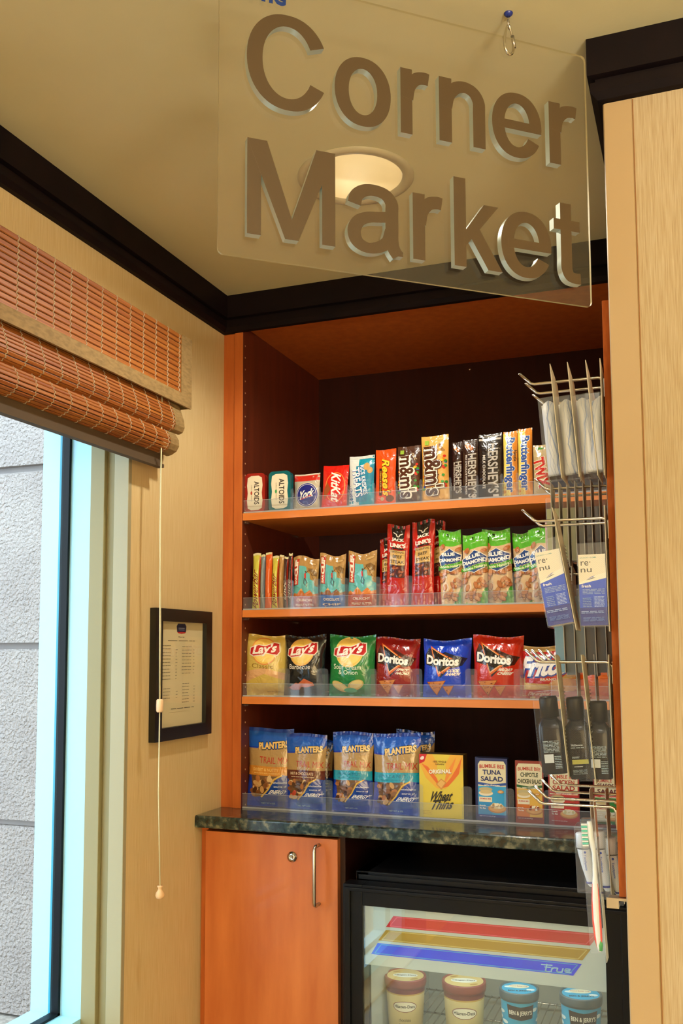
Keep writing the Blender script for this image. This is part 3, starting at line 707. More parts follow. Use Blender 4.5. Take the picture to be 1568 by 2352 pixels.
for i, (a0, a1, tp, lb) in enumerate(((1036, 1061, 1013, 'dark brown almond chocolate bar standing behind and left of its twin'), (1061, 1096, 1007, 'dark brown almond chocolate bar in front, next to the plain milk chocolate bar'))):
    candy('chocolate_bar', a0, a1, tp, '#2c1410', f_hersh('MILK CHOCOLATE WITH ALMONDS', True), lb, T=.012, y=.036-.01*i)
candy('chocolate_bar', 1097, 1151, 994, '#180d0c', f_hersh('MILK CHOCOLATE', False), 'wide dark milk chocolate bar with big silver lettering', T=.012, y=.028)
def f_butter(nes):
    def f(a):
        a.rect(0, 0, .62, .97, '#e9cf62').rect(.62, 0, 1, 1, '#dc8a30').poly([(.55, 0), (.75, .1), (.6, .3), (.75, .5), (.6, .7), (.72, .9), (.6, 1), (.5, 1), (.5, 0)], '#dc8a30')
        a.text('Butterfinger', .44, .49, 3.95, .84, '#efe8d0', rot=-90, bold=.08).text('Butterfinger', .44, .49, 3.9, .78, '#1a4c9c', rot=-90, bold=.035)
        if nes: a.text('Nestle', .86, .62, .8, .2, '#20242c', rot=-90)
    return f
for i, (a0, a1, tp, lb) in enumerate(((1154, 1187, 988, 'peanut butter crisp bar in yellow and orange, right beside the milk chocolate bar'), (1188, 1221, 981, 'tallest peanut butter crisp bar in yellow and orange, next to the red-lettered cookie bar'))):
    candy('peanut_butter_bar', a0, a1, tp, '#d8842c', f_butter(i == 0), lb, T=.018)
def f_twix(a):
    a.text('TWIX', .5, .45, 1.9, .8, '#e8e0c4', rot=-78, bold=.1).text('TWIX', .5, .45, 1.85, .72, '#c21e16', rot=-78, bold=.05).ell(.4, .93, .25, .08, '#4a8a30')
candy('cookie_bar', 1223, 1262, 1019, '#b8a070', f_twix, 'gold cookie bar with red lettering at the right end of the top shelf', T=.018)

# ---- second shelf
Z2 = SHZ[1]
def f_power(txt, tc):
    def f(a):
        if txt: a.text(txt, .45, .36, 4.4, .72, tc, rot=90, shear=.15, bold=.01); a.rect(.86, 0, .98, 1, '#b8321c')
        a.rect(0, .96, 1, 1, '#d8cfa0')
    return f
for p0, p1, tp, col, tx, tc, lb in ((577, 595, 1270, '#c9c24a', 'PowerBar', '#7a1c14', 'yellow-green energy bar, leftmost of the bars standing on edge on the second shelf'),
        (596, 605, 1273, '#7a8a90', None, '', 'silver-blue energy bar squeezed between yellow-green and orange wrappers'),
        (606, 621, 1268, '#d45a1c', None, '', 'orange energy bar standing on edge between two yellow-green ones'),
        (622, 637, 1276, '#c9c24a', 'PowerBar', '#7a1c14', 'yellow-green energy bar right of the orange one'),
        (638, 648, 1274, '#b98a50', None, '', 'tan energy bar standing on edge before the dark purple ones'),
        (649, 658, 1278, '#3a2024', 'choc', '#c0b0a0', 'dark purple energy bar beside the tan one'),
        (659, 668, 1270, '#2c181c', 'choc', '#c0b0a0', 'dark purple energy bar, last one before the turquoise climber bars')):
    bag('energy_bar', Z2, p0, p1, tp, col, f_power(tx, tc), lb, 'energy bar', 'energy bars standing on edge', y=.026, T=.022, seed=p0, pinch=.02, wr=.001, topwave=.001, nu=8, nv=14, lean=.04)
def f_clif(top, band, t1, t2, mount):
    def f(a):
        a.rect(0, .80, 1, 1, '#b38a50').rect(0, .28, 1, .80, '#5fb4b4').poly([(.55, .8), (.6, .7), (.7, .68), (.72, .58), (.86, .55), (.9, .45), (1, .42), (1, .8)], '#a88248')
        a.poly([(.62, .78), (.8, .7), (.95, .62), (.97, .72), (.8, .8)], '#7a5a30').line([(.66, .76), (.8, .66), (.95, .66)], .02, '#5c4222').line([(.72, .72), (.9, .54)], .015, '#5c4222')
        a.poly([(0, .24), (.1, .3), (.2, .27), (.38, .38), (.52, .28), (.72, .36), (.85, .28), (1, .3), (1, .2), (0, .2)], mount).poly([(.3, .33), (.38, .38), (.45, .33)], '#e9b070')
        a.rect(0, 0, 1, .24, band).text(t1, .5, .16, .62, .09, '#f0dcc0', bold=.03).text(t2, .5, .07, .7, .08, '#f0dcc0', bold=.03)
        a.rect(.05, .44, .26, .93, '#a82c1e').rect(.065, .45, .245, .92, '#c23a26').text('CLIF', .155, .76, .60, .15, '#f2ead6', rot=90, bold=.07).text('BAR', .155, .53, .28, .09, '#f2ead6', rot=90, bold=.04)
        a.ell(.78, .89, .16, .055, '#94703c').ell(.78, .89, .14, .04, '#c9a46a')
        a.poly([(.5, .66), (.56, .68), (.58, .58), (.52, .56)], '#c03024').ell(.545, .705, .025, .025, '#5a3a20').line([(.55, .68), (.66, .74)], .02, '#5a3a20').line([(.54, .57), (.62, .5), (.6, .42)], .028, '#3c4650').line([(.52, .57), (.5, .48), (.56, .44)], .028, '#3c4650')
    return f
for p0, p1, tp, band, t1, t2, mt, lb in ((669, 728, 1279, '#a8401e', 'CRUNCHY', 'PEANUT BUTTER', '#c87438', 'turquoise climber bar with rust band, leftmost of the three'),
        (730, 790, 1272, '#1a5cb4', 'CHOCOLATE', 'CHIP', '#8a5a3c', 'turquoise climber bar with blue chocolate chip band'),
        (796, 862, 1266, '#b8461e', 'CRUNCHY', 'PEANUT BUTTER', '#d8803c', 'taller turquoise climber bar with rust band, beside the red jerky sticks')):
    bag('climber_energy_bar', Z2, p0, p1, tp, '#b08850', f_clif(0, band, t1, t2, mt), lb, 'energy bar', 'turquoise energy bars on the second shelf', y=.036, T=.024, seed=p0+3, wr=.003, topwave=.006)
def f_jerky(a):
    a.poly([(.18, 1), (.82, 1), (.74, .80), (.26, .80)], '#16100f').text("JACK", .5, .815, .56, .17, '#f0e6d8', bold=.05).text("LINK'S", .5, .745, .70, .19, '#f0e6d8', bold=.05)
    a.line([(.3, .9), (.42, .885), (.46, .86), (.54, .86), (.58, .885), (.7, .9)], .04, '#e8dcc8').poly([(.2, .70), (.8, .70), (.72, .72), (.28, .72)], '#16100f')
    a.rect(.14, .50, .86, .69, '#1c120c').rect(.16, .505, .84, .685, '#cda45c').text('ORIGINAL', .5, .665, .6, .08, '#2a1810', bold=.02).text('BEEF', .5, .61, .42, .13, '#20120c', bold=.02).text('STEAK', .5, .545, .62, .13, '#20120c', bold=.02)
    a.rect(.16, .35, .84, .50, '#4a1c12')
    rr = random.Random(8)
    for k in range(16): a.ell(rr.uniform(.22, .78), rr.uniform(.37, .48), .07, .04, rr.choice(['#8a3a20', '#6a2416', '#a85a34']), rr.uniform(0, 180))
    a.text('NET WT 1 OZ', .3, .25, .4, .04, '#f0c8b0')
for p0, p1, tp, yy, lb in ((868, 912, 1236, .06, 'red beef steak stick half hidden behind the left front one'), (990, 1018, 1196, .07, 'red and black beef steak stick behind, next to the almond packs'),
        (884, 936, 1204, .03, 'red beef steak stick in front, beside the turquoise bars'), (942, 994, 1194, .032, 'tallest red beef steak stick in front, second from the turquoise bars')):
    bag('jerky_stick', Z2, p0, p1, tp, '#b5160f', f_jerky, lb, 'jerky', 'red beef steak sticks', y=yy, T=.014, seed=p0, wr=.002, pinch=.04, rough=.16, roll=0.01)
def f_almond(a):
    a.rect(0, .82, 1, 1, '#58b32a').rect(0, 0, 1, .05, '#3f9a24').poly([(.52, 0), (1, 0), (1, .30)], '#3f9a24')
    a.poly([(0, .02), (.55, .02), (1, .28), (1, .80), (0, .78)], '#dcb98a')
    rr = random.Random(2)
    for k in range(30):
        u, v = rr.uniform(.08, .92), rr.uniform(.05, .48)
        if u > .55 and v < (u-.5)*.7: continue
        an = rr.uniform(0, 180); a.ell(u, v, .15, .085, '#8a4a20', an).ell(u, v+.004, .135, .07, rr.choice(['#c27a42', '#b56a36', '#cd8a50']), an)
    a.ell(.2, .77, .13, .085, '#b56a36', 60).ell(.85, .74, .12, .075, '#b56a36', 20)
    a.poly([(.5, .765), (.98, .66), (.9, .5), (.5, .44), (.1, .5), (.02, .64)], '#e8e0d0').poly([(.5, .755), (.94, .655), (.87, .505), (.5, .45), (.13, .505), (.06, .64)], '#173f7c')
    a.text('BLUE', .44, .675, .56, .15, '#f2eee4', rot=8, bold=.05).text('DIAMOND', .5, .60, .92, .15, '#f2eee4', rot=6, bold=.05).text('ALMONDS', .56, .545, .6, .08, '#c9b070', rot=6)
    a.poly([(.0, .46), (1, .52), (1, .58), (0, .51)], '#4ca32c').text('Whole Natural', .5, .515, .9, .10, '#f4f0c8', rot=8, bold=.02)
    a.text('Smart Snacking', .62, .87, .5, .05, '#dff0c0', rot=5).ell(.42, .94, .05, .035, '#123010')
for p0, p1, tp, yy, ro, lb in ((1012, 1064, 1216, .035, .05, 'green-topped almond pack tilted right, leftmost next to the jerky'), (1060, 1118, 1224, .028, .0, 'green-topped almond pack standing straight, second from the jerky'),
        (1113, 1178, 1214, .040, .05, 'green-topped almond pack, tallest, leaning in the middle of the row'), (1183, 1238, 1220, .050, .05, 'green-topped almond pack behind the rightmost one'), (1220, 1278, 1212, .036, .05, 'green-topped almond pack at the right end, partly behind the solution box')):
    bag('almond_pack', Z2, p0, p1, tp, '#58b32a', f_almond, lb, 'nuts', 'green almond packs on the second shelf', y=yy, T=.018, seed=p0, wr=.0015, roll=-ro, pinch=.02, rough=.3)

# ---- third shelf: chips
Z3 = SHZ[2]
def f_lays(flav, fc, top, extra):
    def f(a):
        extra(a)
        a.ell(.48, .735, .31, .31, top, n=40).ell(.48, .735, .285, .285, '#f0c860', n=40).ell(.5, .70, .24, .2, '#f6d87c', n=30)
        a.poly([(.14, .78), (.34, .84), (.5, .835), (.7, .90), (.84, .88), (.86, .72), (.80, .665), (.55, .70), (.42, .66), (.22, .63), (.12, .66)], '#efe6d4')
        a.poly([(.155, .77), (.34, .825), (.5, .82), (.7, .885), (.82, .865), (.84, .73), (.79, .68), (.55, .715), (.42, .675), (.22, .645), (.14, .675)], '#bf1c20')
        a.text("Lay's", .49, .755, .56, .27, '#f8f4ec', rot=9, shear=.2, bold=.035)
        a.text(flav[0], .45, .485, .52 if len(flav[0]) < 9 else .62, .10, fc, bold=.005)
        if len(flav) > 1: a.text(flav[1], .47, .40, .42, .09, fc, bold=.005)
    return f
def ex_classic(a): a.rect(0, 0, 1, .42, '#cdb258').poly([(0, .2), (.5, .36), (1, .24), (1, .36), (.5, .46), (0, .38)], '#d8a878').text('NET WT 1.5 OZ', .7, .06, .3, .03, '#6a5a30')
def ex_bbq(a): a.poly([(.15, .13), (.35, .22), (.5, .18), (.42, .1), (.25, .09)], '#b5562a').poly([(.4, .2), (.55, .29), (.75, .22), (.78, .17), (.6, .14), (.45, .15)], '#c26030').text('bbq', .8, .4, .12, .05, '#a09a90')
def ex_sour(a): a.ell(.28, .16, .2, .085, '#c9b068', -25).ell(.26, .17, .16, .06, '#d8c480', -25).ell(.62, .19, .18, .1, '#c2aa60', 20).ell(.63, .2, .14, .075, '#d8c480', 20).ell(.5, .1, .14, .05, '#3fae88')
CH = 'chip bags on the third shelf'
bag('chip_bag', Z3, 560, 652, 1458, '#cfb45a', f_lays(['Classic'], '#8a6a28', '#e09048', ex_classic), 'pale yellow potato chip bag leftmost on the third shelf', 'chips', CH, T=.045, seed=1, y=.042, yaw=.18, rough=.35)
bag('chip_bag', Z3, 646, 742, 1459, '#15171b', f_lays(['Barbecue'], '#e9e4da', '#e9b060', ex_bbq), 'black barbecue potato chip bag beside the yellow one', 'chips', CH, T=.05, seed=2, y=.048, rough=.18)
bag('chip_bag', Z3, 750, 857, 1459, '#0c7a3a', f_lays(['Sour Cream', '& Onion'], '#dff0d8', '#f0d070', ex_sour), 'green sour cream and onion potato chip bag', 'chips', CH, T=.05, seed=3, y=.046, rough=.2)
def f_dor(flav, blob, fl):
    def f(a):
        a.poly([(.06, .72), (.14, .86), (.3, .74), (.5, .8), (.72, .72), (.95, .66), (.86, .54), (.6, .5), (.4, .34), (.3, .52), (.08, .56)], blob)
        a.poly([(.17, .89), (.78, .62), (.36, .36)], '#d8601c').poly([(.195, .865), (.735, .62), (.365, .40)], '#f2b070').poly([(.21, .845), (.70, .62), (.37, .425)], '#17100e')
        a.text('Doritos', .44, .635, .74, .22, '#17100e', rot=-3, bold=.12).text('Doritos', .44, .635, .70, .185, '#f2ede0', rot=-3, bold=.045)
        a.text(fl[0], .68, .465, .26, .06, '#f2e4d0', rot=-2, bold=.05, shear=.2).text(fl[1], .67, .405, .28, .06, '#f2e4d0', rot=-2, bold=.05, shear=.2)
        for T in ([(.1, .265), (.52, .30), (.30, .03)], [(.44, .20), (.68, .21), (.54, .035)]):
            a.poly(T, '#8a4014'); c = (sum(p[0] for p in T)/3, sum(p[1] for p in T)/3)
            a.poly([(p[0]*.9+c[0]*.1, p[1]*.9+c[1]*.1) for p in T], '#d08038')
        rr = random.Random(4)
        for k in range(10): a.ell(rr.uniform(.22, .42), rr.uniform(.15, .26), .012, .008, '#7a2c10')
    return f
bag('chip_bag', Z3, 856, 960, 1465, '#8e1414', f_dor(0, '#45100e', ('SPICY', 'NACHO')), 'dark red spicy tortilla chip bag', 'chips', CH, T=.05, seed=14, y=.05, rough=.2, wr=.003)
bag('chip_bag', Z3, 966, 1078, 1468, '#0340c8', f_dor(0, '#0a1636', ('COOL', 'RANCH')), 'bright blue tortilla chip bag in the middle of the third shelf', 'chips', CH, T=.055, seed=15, y=.048, rough=.18, wr=.003, roll=.01)
bag('chip_bag', Z3, 1082, 1200, 1460, '#c62a12', f_dor(0, '#3a120c', ('NACHO', 'CHEESE')), 'orange-red nacho tortilla chip bag beside the blue one', 'chips', CH, T=.055, seed=16, y=.048, rough=.18, wr=.0035)
def f_frito(a):
    a.poly([(.05, .3), (.0, .9), (.9, .9), (.98, .55), (.6, .28)], '#b8241c').poly([(.0, .3), (.5, .22), (1, .42), (1, .3), (0, .14)], '#e0bc78')
    a.rect(0, 0, 1, .17, '#b0201c').ell(.8, .25, .3, .12, '#c98a40')
    a.text('Fritos', .46, .62, .95, .42, '#22408c', rot=4, shear=.2, bold=.10).text('Fritos', .45, .63, .93, .38, '#f2ece0', rot=4, shear=.2, bold=.045).text('BRAND', .5, .37, .3, .05, '#e9d8b8').text('The original', .3, .09, .4, .08, '#f2e4cc', shear=.2)
bag('chip_bag', Z3, 1196, 1322, 1482, '#c9a05c', f_frito, 'tan and red corn chip bag behind the row of steel hooks', 'chips', CH, T=.05, seed=21, y=.05, rough=.3)
def f_cheet(a):
    a.ell(.3, .72, .28, .16, '#17100e').ell(.3, .72, .25, .135, '#e8782a').text('CHEE', .3, .72, .4, .16, '#f4d050', bold=.06).text('TOS', .7, .78, .36, .2, '#17100e', rot=-12, bold=.06).ell(.6, .3, .3, .2, '#d8601c')
bag('chip_bag', Z3, 1326, 1440, 1486, '#dc5010', f_cheet, 'orange cheese puff bag at the right end of the third shelf behind the hanging packs', 'chips', CH, T=.05, seed=22, y=.07, rough=.25)

# ---- on the counter
Z4 = ZCt
def f_trail(band, bandt, bc_, tx=True):
    def f(a):
        a.rect(0, .76, 1, .955, '#0b52b8').rect(0, .955, 1, 1, '#08389c').rect(0, .42, 1, .74, '#ab8a58').poly([(0, .74), (.25, .74), (.32, .80), (.42, .74), (.7, .745), (.8, .83), (.9, .78), (1, .86), (1, .70), (0, .70)], '#ab8a58')
        a.text('PLANTERS', .6, .79, .68, .17, '#1c1a14', rot=6, bold=.10).text('PLANTERS', .6, .792, .66, .14, '#e6c078', rot=6, bold=.045)
        a.text('TRAIL MIX', .64, .60, .66, .13, '#a81c14', bold=0)
        a.rect(0, .40, 1, .52, band).text(bandt, .45, .475, .6, .06, bc_).text('MADE WITH REAL INGREDIENTS', .48, .43, .6, .025, bc_)
        a.poly([(.1, .40), (.78, .40), (.42, .14), (.18, .12)], '#6a4a2c')
        rr = random.Random(len(bandt))
        for k in range(34):
            u, v = rr.uniform(.14, .68), rr.uniform(.14, .38)
            if v < .14+(u-.35)*.7: continue
            a.ell(u, v, .07, .045, rr.choice(['#c89a60', '#7a4a28', '#d8b888', '#4a2a18', '#a86a38', '#c0482c' if 'CHOC' in bandt else '#8a6040']), rr.uniform(0, 180))
        a.poly([(.34, .12), (.5, .22), (.8, .42), (1, .40), (1, .10), (.3, .06)], '#083a94').line([(.36, .13), (.52, .23), (.66, .36), (.82, .41)], .03, '#d8b050')
        a.text('wholesome', .78, .32, .3, .035, '#dfe6ea').text('source of', .78, .27, .26, .035, '#dfe6ea').text('ENERGY*', .75, .20, .40, .085, '#eef0f0', shear=.2, bold=.03)
        a.text('NET WT 6 OZ', .5, .05, .3, .03, '#9ab8d0')
    return f
TG = 'trail mix pouches on the counter'
for p0, p1, tp, band, bt, col, yy, sd, rg, lb in ((563, 667, 1674, '#c9842e', 'SWEET & NUTTY', '#e8c070', .035, 31, .16, 'blue trail mix pouch with orange band, leftmost on the counter'),
        (650, 744, 1687, '#5a2016', 'NUT & CHOCOLATE', '#e8d0b0', .028, 32, .16, 'blue trail mix pouch with maroon nut and chocolate band'),
        (758, 853, 1683, '#1697b4', 'FRUIT & NUT', '#0f6a8a', .032, 33, .16, 'blue trail mix pouch with turquoise band, left one of the two'),
        (852, 962, 1686, '#1697b4', 'FRUIT & NUT', '#0f6a8a', .026, 34, .16, 'blue trail mix pouch with turquoise band, next to the yellow cracker box')):
    bag('trail_mix_pouch', Z4, p0, p1, tp, '#0838b0', f_trail(band, bt, col), lb, 'trail mix', TG, y=yy, T=.036, seed=sd, wr=.0028, rough=rg, pinch=.07, topwave=.002, seal=.03)
bag('trail_mix_pouch', Z4, 905, 994, 1680, '#12305e', f_trail('#c9842e', 'SWEET', '#e8c070'), 'shaded trail mix pouch standing behind, its corner above the yellow box', 'trail mix', TG, y=.15, T=.034, seed=36, wr=.0025, pinch=.05)  # both back-row pouches get darker blue film, shade put into the colour
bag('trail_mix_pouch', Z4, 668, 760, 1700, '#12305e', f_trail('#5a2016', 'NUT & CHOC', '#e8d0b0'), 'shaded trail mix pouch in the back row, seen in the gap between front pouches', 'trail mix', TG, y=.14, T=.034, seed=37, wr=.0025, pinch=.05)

def carton(name, p0, p1, pt, art, front, side, label, cat, group, y=.014, D=.04, yaw=0, lean=0, shelf=Z4):
    xc, W, H, z0 = place(shelf, p0, p1, pt, y)
    a = Art(W, H); art(a); mb = box_mesh(W, H, D, a, mat('carton_'+front.lstrip('#'), front, .4), mat('carton_'+side.lstrip('#'), side, .45))
    return tag(mb.build(name, loc=(xc, y, z0), rot=(lean, 0, yaw), merge=False), label, cat, group)
def f_wheat(a):
    a.poly([(.0, 1), (.3, 1), (.42, .85), (.38, .66), (.5, .5), (.62, .66), (.6, .85), (.72, 1), (1, 1), (1, .8), (.82, .62), (.6, .46), (.4, .46), (.15, .62), (0, .85)], '#e5a838')
    a.poly([(.05, .85), (.3, .62), (.48, .47), (.4, .62), (.2, .8)], '#dc6a24').poly([(.98, .98), (.9, .7), (.66, .5), (.52, .47), (.72, .64), (.86, .8)], '#dc6a24').poly([(.85, .97), (.62, .72), (.56, .52), (.74, .72)], '#e88a34')
    a.poly([(0, 1), (.18, 1), (.12, .88), (0, .84)], '#c62022').ell(.07, .935, .05, .035, '#e9d8d0', 35)
    a.text('100% WHOLE', .47, .885, .30, .045, '#6a4a18', bold=.02).text('GRAIN', .47, .845, .2, .035, '#6a4a18', bold=.02).text('ORIGINAL', .48, .725, .52, .10, '#b07a2c', rot=3, bold=.06).text('ORIGINAL', .475, .73, .51, .09, '#f6efd8', rot=3, bold=.03)
    a.poly([(.38, .53), (.5, .62), (.62, .56), (.5, .44)], '#c98a3c').poly([(.41, .53), (.5, .6), (.59, .555), (.5, .47)], '#e0ac5c')
    a.text('Wheat', .5, .34, .5, .22, '#2a2412', rot=4, shear=.25, bold=.03).text('Thins', .52, .21, .5, .21, '#2a2412', rot=4, shear=.25, bold=.03)
    a.lines(.08, .05, .3, .12, 3, '#b49a40', 3)
carton('cracker_box', 963, 1064, 1733, f_wheat, '#d9bf3e', '#4a3c14', 'yellow and orange wheat cracker box on the counter', 'crackers', None, D=.045, y=.016)
def f_bee(l, fc, pic, cc, tc='#20306a'):
    def f(a):
        a.poly([(.05, .06), (.95, .06), (.95, .90), (.88, .955), (.12, .955), (.05, .90)], fc)
        a.poly([(.05, .55), (.95, .55), (.95, .90), (.88, .955), (.12, .955), (.05, .90)], '#d8cca4')
        a.rect(.05, .10, .95, .55, pic[0]).rect(.05, .10, .5, .36, pic[1])
        a.text('BUMBLE BEE', .5, .875, .80, .12, '#b8281c', bold=.02, arc=.025)
        for i, (t, w) in enumerate(l): a.text(t, .5, .775-.105*i, w, .155, cc, bold=.03)
        a.poly([(.05, .575), (.5, .545), (.95, .575), (.95, .615), (.5, .585), (.05, .615)], tc).text('WITH CRACKERS', .5, .565, .5, .045, '#f0e8d0', bold=.03)
        a.ell(.3, .5, .22, .07, '#b8a878').ell(.3, .44, .23, .09, '#e0d4b4').ell(.3, .46, .2, .06, '#c9b078').rect(.08, .3, .5, .38, '#e0d4b4').text('BUMBLE BEE', .29, .35, .34, .05, '#b8281c', bold=.02)
        a.ell(.66, .2, .29, .14, '#b8783c', n=30).ell(.66, .21, .26, .115, '#d8a05c', n=30).ell(.66, .24, .21, .09, pic[2], n=24)
        rr = random.Random(1)
        for k in range(12): a.ell(.66+rr.uniform(-.15, .15), .25+rr.uniform(-.03, .03), .05, .035, rr.choice([pic[2], '#efe2c0', pic[3]]), rr.uniform(0, 90))
        a.text('Ready', .2, .24, .2, .05, '#f2eada', bold=.03).text('To Eat', .2, .2, .2, .05, '#f2eada', bold=.03).text('NET WT 3.5 OZ (99 g)', .35, .075, .5, .03, '#e0dcd8')
        a.ell(.78, .47, .1, .05, '#c8842c').text('NEW', .78, .47, .12, .04, '#f6ecc8')
    return f
BG = 'salad lunch kits on the counter'
for p0, p1, tp, y, l, fc, pic, cc, col, tcc, lb in ((1091, 1163, 1740, .040, [('TUNA', .6), ('SALAD', .72)], '#243a80', ('#2a9ac8', '#2a86b8', '#e2cc98', '#b08a58'), '#1c2a5c', '#1e2a5a', '#1e4a94', 'navy tuna salad kit box directly behind the front one'),
        (1094, 1165, 1742, .014, [('TUNA', .6), ('SALAD', .72)], '#243a80', ('#2a9ac8', '#2a86b8', '#e2cc98', '#b08a58'), '#1c2a5c', '#1e2a5a', '#1e4a94', 'navy blue tuna salad kit box in front, beside the cracker box'),
        (1183, 1248, 1748, .014, [('CHIPOTLE', .62), ('CHICKEN SALAD', .84)], '#7a2c34', ('#d8a848', '#c86a2c', '#c87438', '#8a3a1c'), '#20301c', '#8a2c1c', '#1e5a2c', 'chipotle chicken salad kit box with green ribbon'),
        (1259, 1330, 1769, .014, [('CHICKEN', .7), ('SALAD', .72)], '#a81c24', ('#b8242a', '#a81c24', '#e9deb4', '#cfc088'), '#a01c1c', '#9a1c1c', '#b8242a', 'red chicken salad kit box behind the lower steel hooks'),
        (1362, 1432, 1778, .014, [('SEAFOOD', .7), ('SALAD', .72)], '#1c6a34', ('#1e7a34', '#d8ccb0', '#e2cc98', '#b08a58'), '#5a1c2c', '#7a1c24', '#b8242a', 'green and red salad kit box at the far right end of the counter')):
    carton('lunch_kit_box', p0, p1, tp, f_bee(l, fc, pic, cc, tcc), col, '#2a0f10' if col != '#1e2a5a' else '#0c1430', lb, 'lunch kit', BG, y=y, D=.024, lean=-.02)

# ================================================================== HANGING SIGN
TH = math.radians(41); HX, HY = .962, -.902; SD = Vector((math.cos(TH), math.sin(TH), 0)); SN = Vector((math.sin(TH), -math.cos(TH), 0))
S0, S1, SZ0, SZ1 = -.451, .1375, .8715, 1.2795
sign = tag(empty('hanging_sign', (HX, HY, SZ1+K), (0, 0, TH)), 'clear acrylic sign with raised metallic letters hanging from the ceiling', 'sign')
mb = MB(); r = .008; z0, z1 = SZ0-SZ1, 0
pts = []
for cx, cz, a0 in ((S1-r, z0+r, -90), (S1-r, z1-r, 0), (S0+r, z1-r, 90), (S0+r, z0+r, 180)):
    for k in range(6): q = math.radians(a0+18*k); pts.append((cx+r*math.cos(q), cz+r*math.sin(q)))
mb.prism(pts, 'y', 0, .004, ACR)
for f in mb.bm.faces:
    if abs(f.normal.y) < .5 if f.normal.length else False: pass
mb.bm.normal_update(); ei = mb.mi(ACRE)
for f in mb.bm.faces:
    if abs(f.normal.y) < .5: f.material_index = ei
mb.build('sign_panel', sign)
def smooth(P, n=7):
    P = [Vector(p) for p in P]; Q = [P[0]*2-P[1]]+P+[P[-1]*2-P[-2]]; out = []
    for i in range(1, len(Q)-2):
        for k in range(n):
            t = k/n; a, b, c, d = Q[i-1], Q[i], Q[i+1], Q[i+2]
            out.append(.5*((2*b)+(c-a)*t+(2*a-5*b+4*c-d)*t*t+(3*b-a-3*c+d)*t**3))
    return out+[P[-1]]
def ribbon(path, wd, wd2=None):
    """path: 2-D points; wd on upright runs, wd2 on level runs"""
    wd2 = wd2 or wd; A, B = [], []
    for i, p in enumerate(path):
        d = (path[min(i+1, len(path)-1)]-path[max(i-1, 0)]).normalized(); w_ = (wd*abs(d.y)**1.3+wd2*(1-abs(d.y)**1.3))/2; n_ = Vector((-d.y, d.x))
        A.append(p+n_*w_); B.append(p-n_*w_)
    return [(p.x, p.y) for p in A]+[(p.x, p.y) for p in B[::-1]]
def arc(cx, cy, rx, ry, a0, a1, n=40, e=.94): 
    o = []
    for i in range(n+1):
        a = math.radians(a0+(a1-a0)*i/n); c_, s_ = math.cos(a), math.sin(a)
        o.append(Vector((cx+rx*math.copysign(abs(c_)**e, c_), cy+ry*math.copysign(abs(s_)**e, s_))))
    return o
def R_(x0, y0, x1, y1): return [(x0, y0), (x1, y0), (x1, y1), (x0, y1)]
def S_(*p): return smooth([Vector(q) for q in p])
T_, U_ = .148, .125
GL = {  # grotesque letterforms: (pieces, width), capital height 1
 'C': ([ribbon(arc(.395, .5, .322, .452, 27, 333, 60), .15, .125)], .76),
 'o': ([ribbon(arc(.30, .36, .227, .318, -8, 188), T_, U_), ribbon(arc(.30, .36, .227, .318, 172, 368), T_, U_)], .60),
 'r': ([R_(0, 0, T_, .735), ribbon(S_((.09, .40), (.12, .54), (.20, .635), (.30, .662), (.36, .655)), T_*.95, .14)], .36),
 'n': ([R_(0, 0, T_, .735), ribbon(S_((.08, .40), (.11, .53), (.19, .63), (.30, .668), (.41, .63), (.472, .53), (.476, .40), (.476, .2), (.476, 0)), T_, .13)], .55),
 'e': ([ribbon(arc(.30, .36, .227, .318, -4, 200, 50), T_, U_), ribbon(arc(.30, .36, .227, .318, 180, 331, 50), T_, U_), R_(.08, .305, .598, .41)], .60),
 'M': ([R_(0, 0, .14, 1), R_(.77, 0, .91, 1), [(0, 1), (.20, 1), (.525, 0), (.385, 0)], [(.91, .999), (.71, .999), (.386, .001), (.524, .001)]], .91),
 'a': ([ribbon(S_((.075, .50), (.10, .595), (.18, .66), (.29, .678), (.40, .65), (.462, .57), (.466, .46), (.466, .30), (.466, .16), (.485, .07), (.53, .0)), T_*.93, .125),
        ribbon(S_((.45, .415), (.34, .395), (.22, .375), (.12, .32), (.072, .215), (.10, .10), (.20, .045), (.32, .065), (.42, .14), (.46, .26)), T_*.93, .115), R_(.50, 0, .58, .055)], .58),
 'k': ([R_(0, 0, T_, 1), [(.12, .21), (.12, .385), (.375, .735), (.56, .735)], [(.195, .355), (.31, .46), (.60, 0), (.42, 0)]], .60),
 't': ([R_(.09, .16, .238, .93), R_(0, .61, .35, .735), ribbon(S_((.164, .30), (.164, .17), (.20, .085), (.27, .06), (.35, .062)), T_, .125)], .35)}
def sign_letter(ch, s0, s1, zb, cap, fm, sm, thick=.012):
    pcs, w_ = GL[ch]; k = (s1-s0)/w_; mb = MB()
    for q, P in enumerate(pcs):
        pts = [(s0+x*k, zb+y*cap) for x, y in P]
        ar = sum(pts[i][0]*pts[(i+1) % len(pts)][1]-pts[(i+1) % len(pts)][0]*pts[i][1] for i in range(len(pts)))
        if ar < 0: pts = pts[::-1]
        T = tessellate_polygon([[Vector((a, b, 0)) for a, b in pts]]); yf = -thick-.00002*q
        F = [mb.bm.verts.new((a, yf, b)) for a, b in pts]; B = [mb.bm.verts.new((a, -.0006, b)) for a, b in pts]
        for t_ in T:
            a, b, c = (pts[i] for i in t_); cr = (b[0]-a[0])*(c[1]-a[1])-(b[1]-a[1])*(c[0]-a[0])
            t2 = t_ if cr > 0 else t_[::-1]
            mb.face([F[i] for i in t2], fm)
            mb.face([B[i] for i in t2[::-1]], fm)
        for i in range(len(pts)):
            j = (i+1) % len(pts); mb.face([F[j], F[i], B[i], B[j]], sm, True)
    o = mb.build('letter', sign, merge=False); o.data.set_sharp_from_angle(angle=.6)
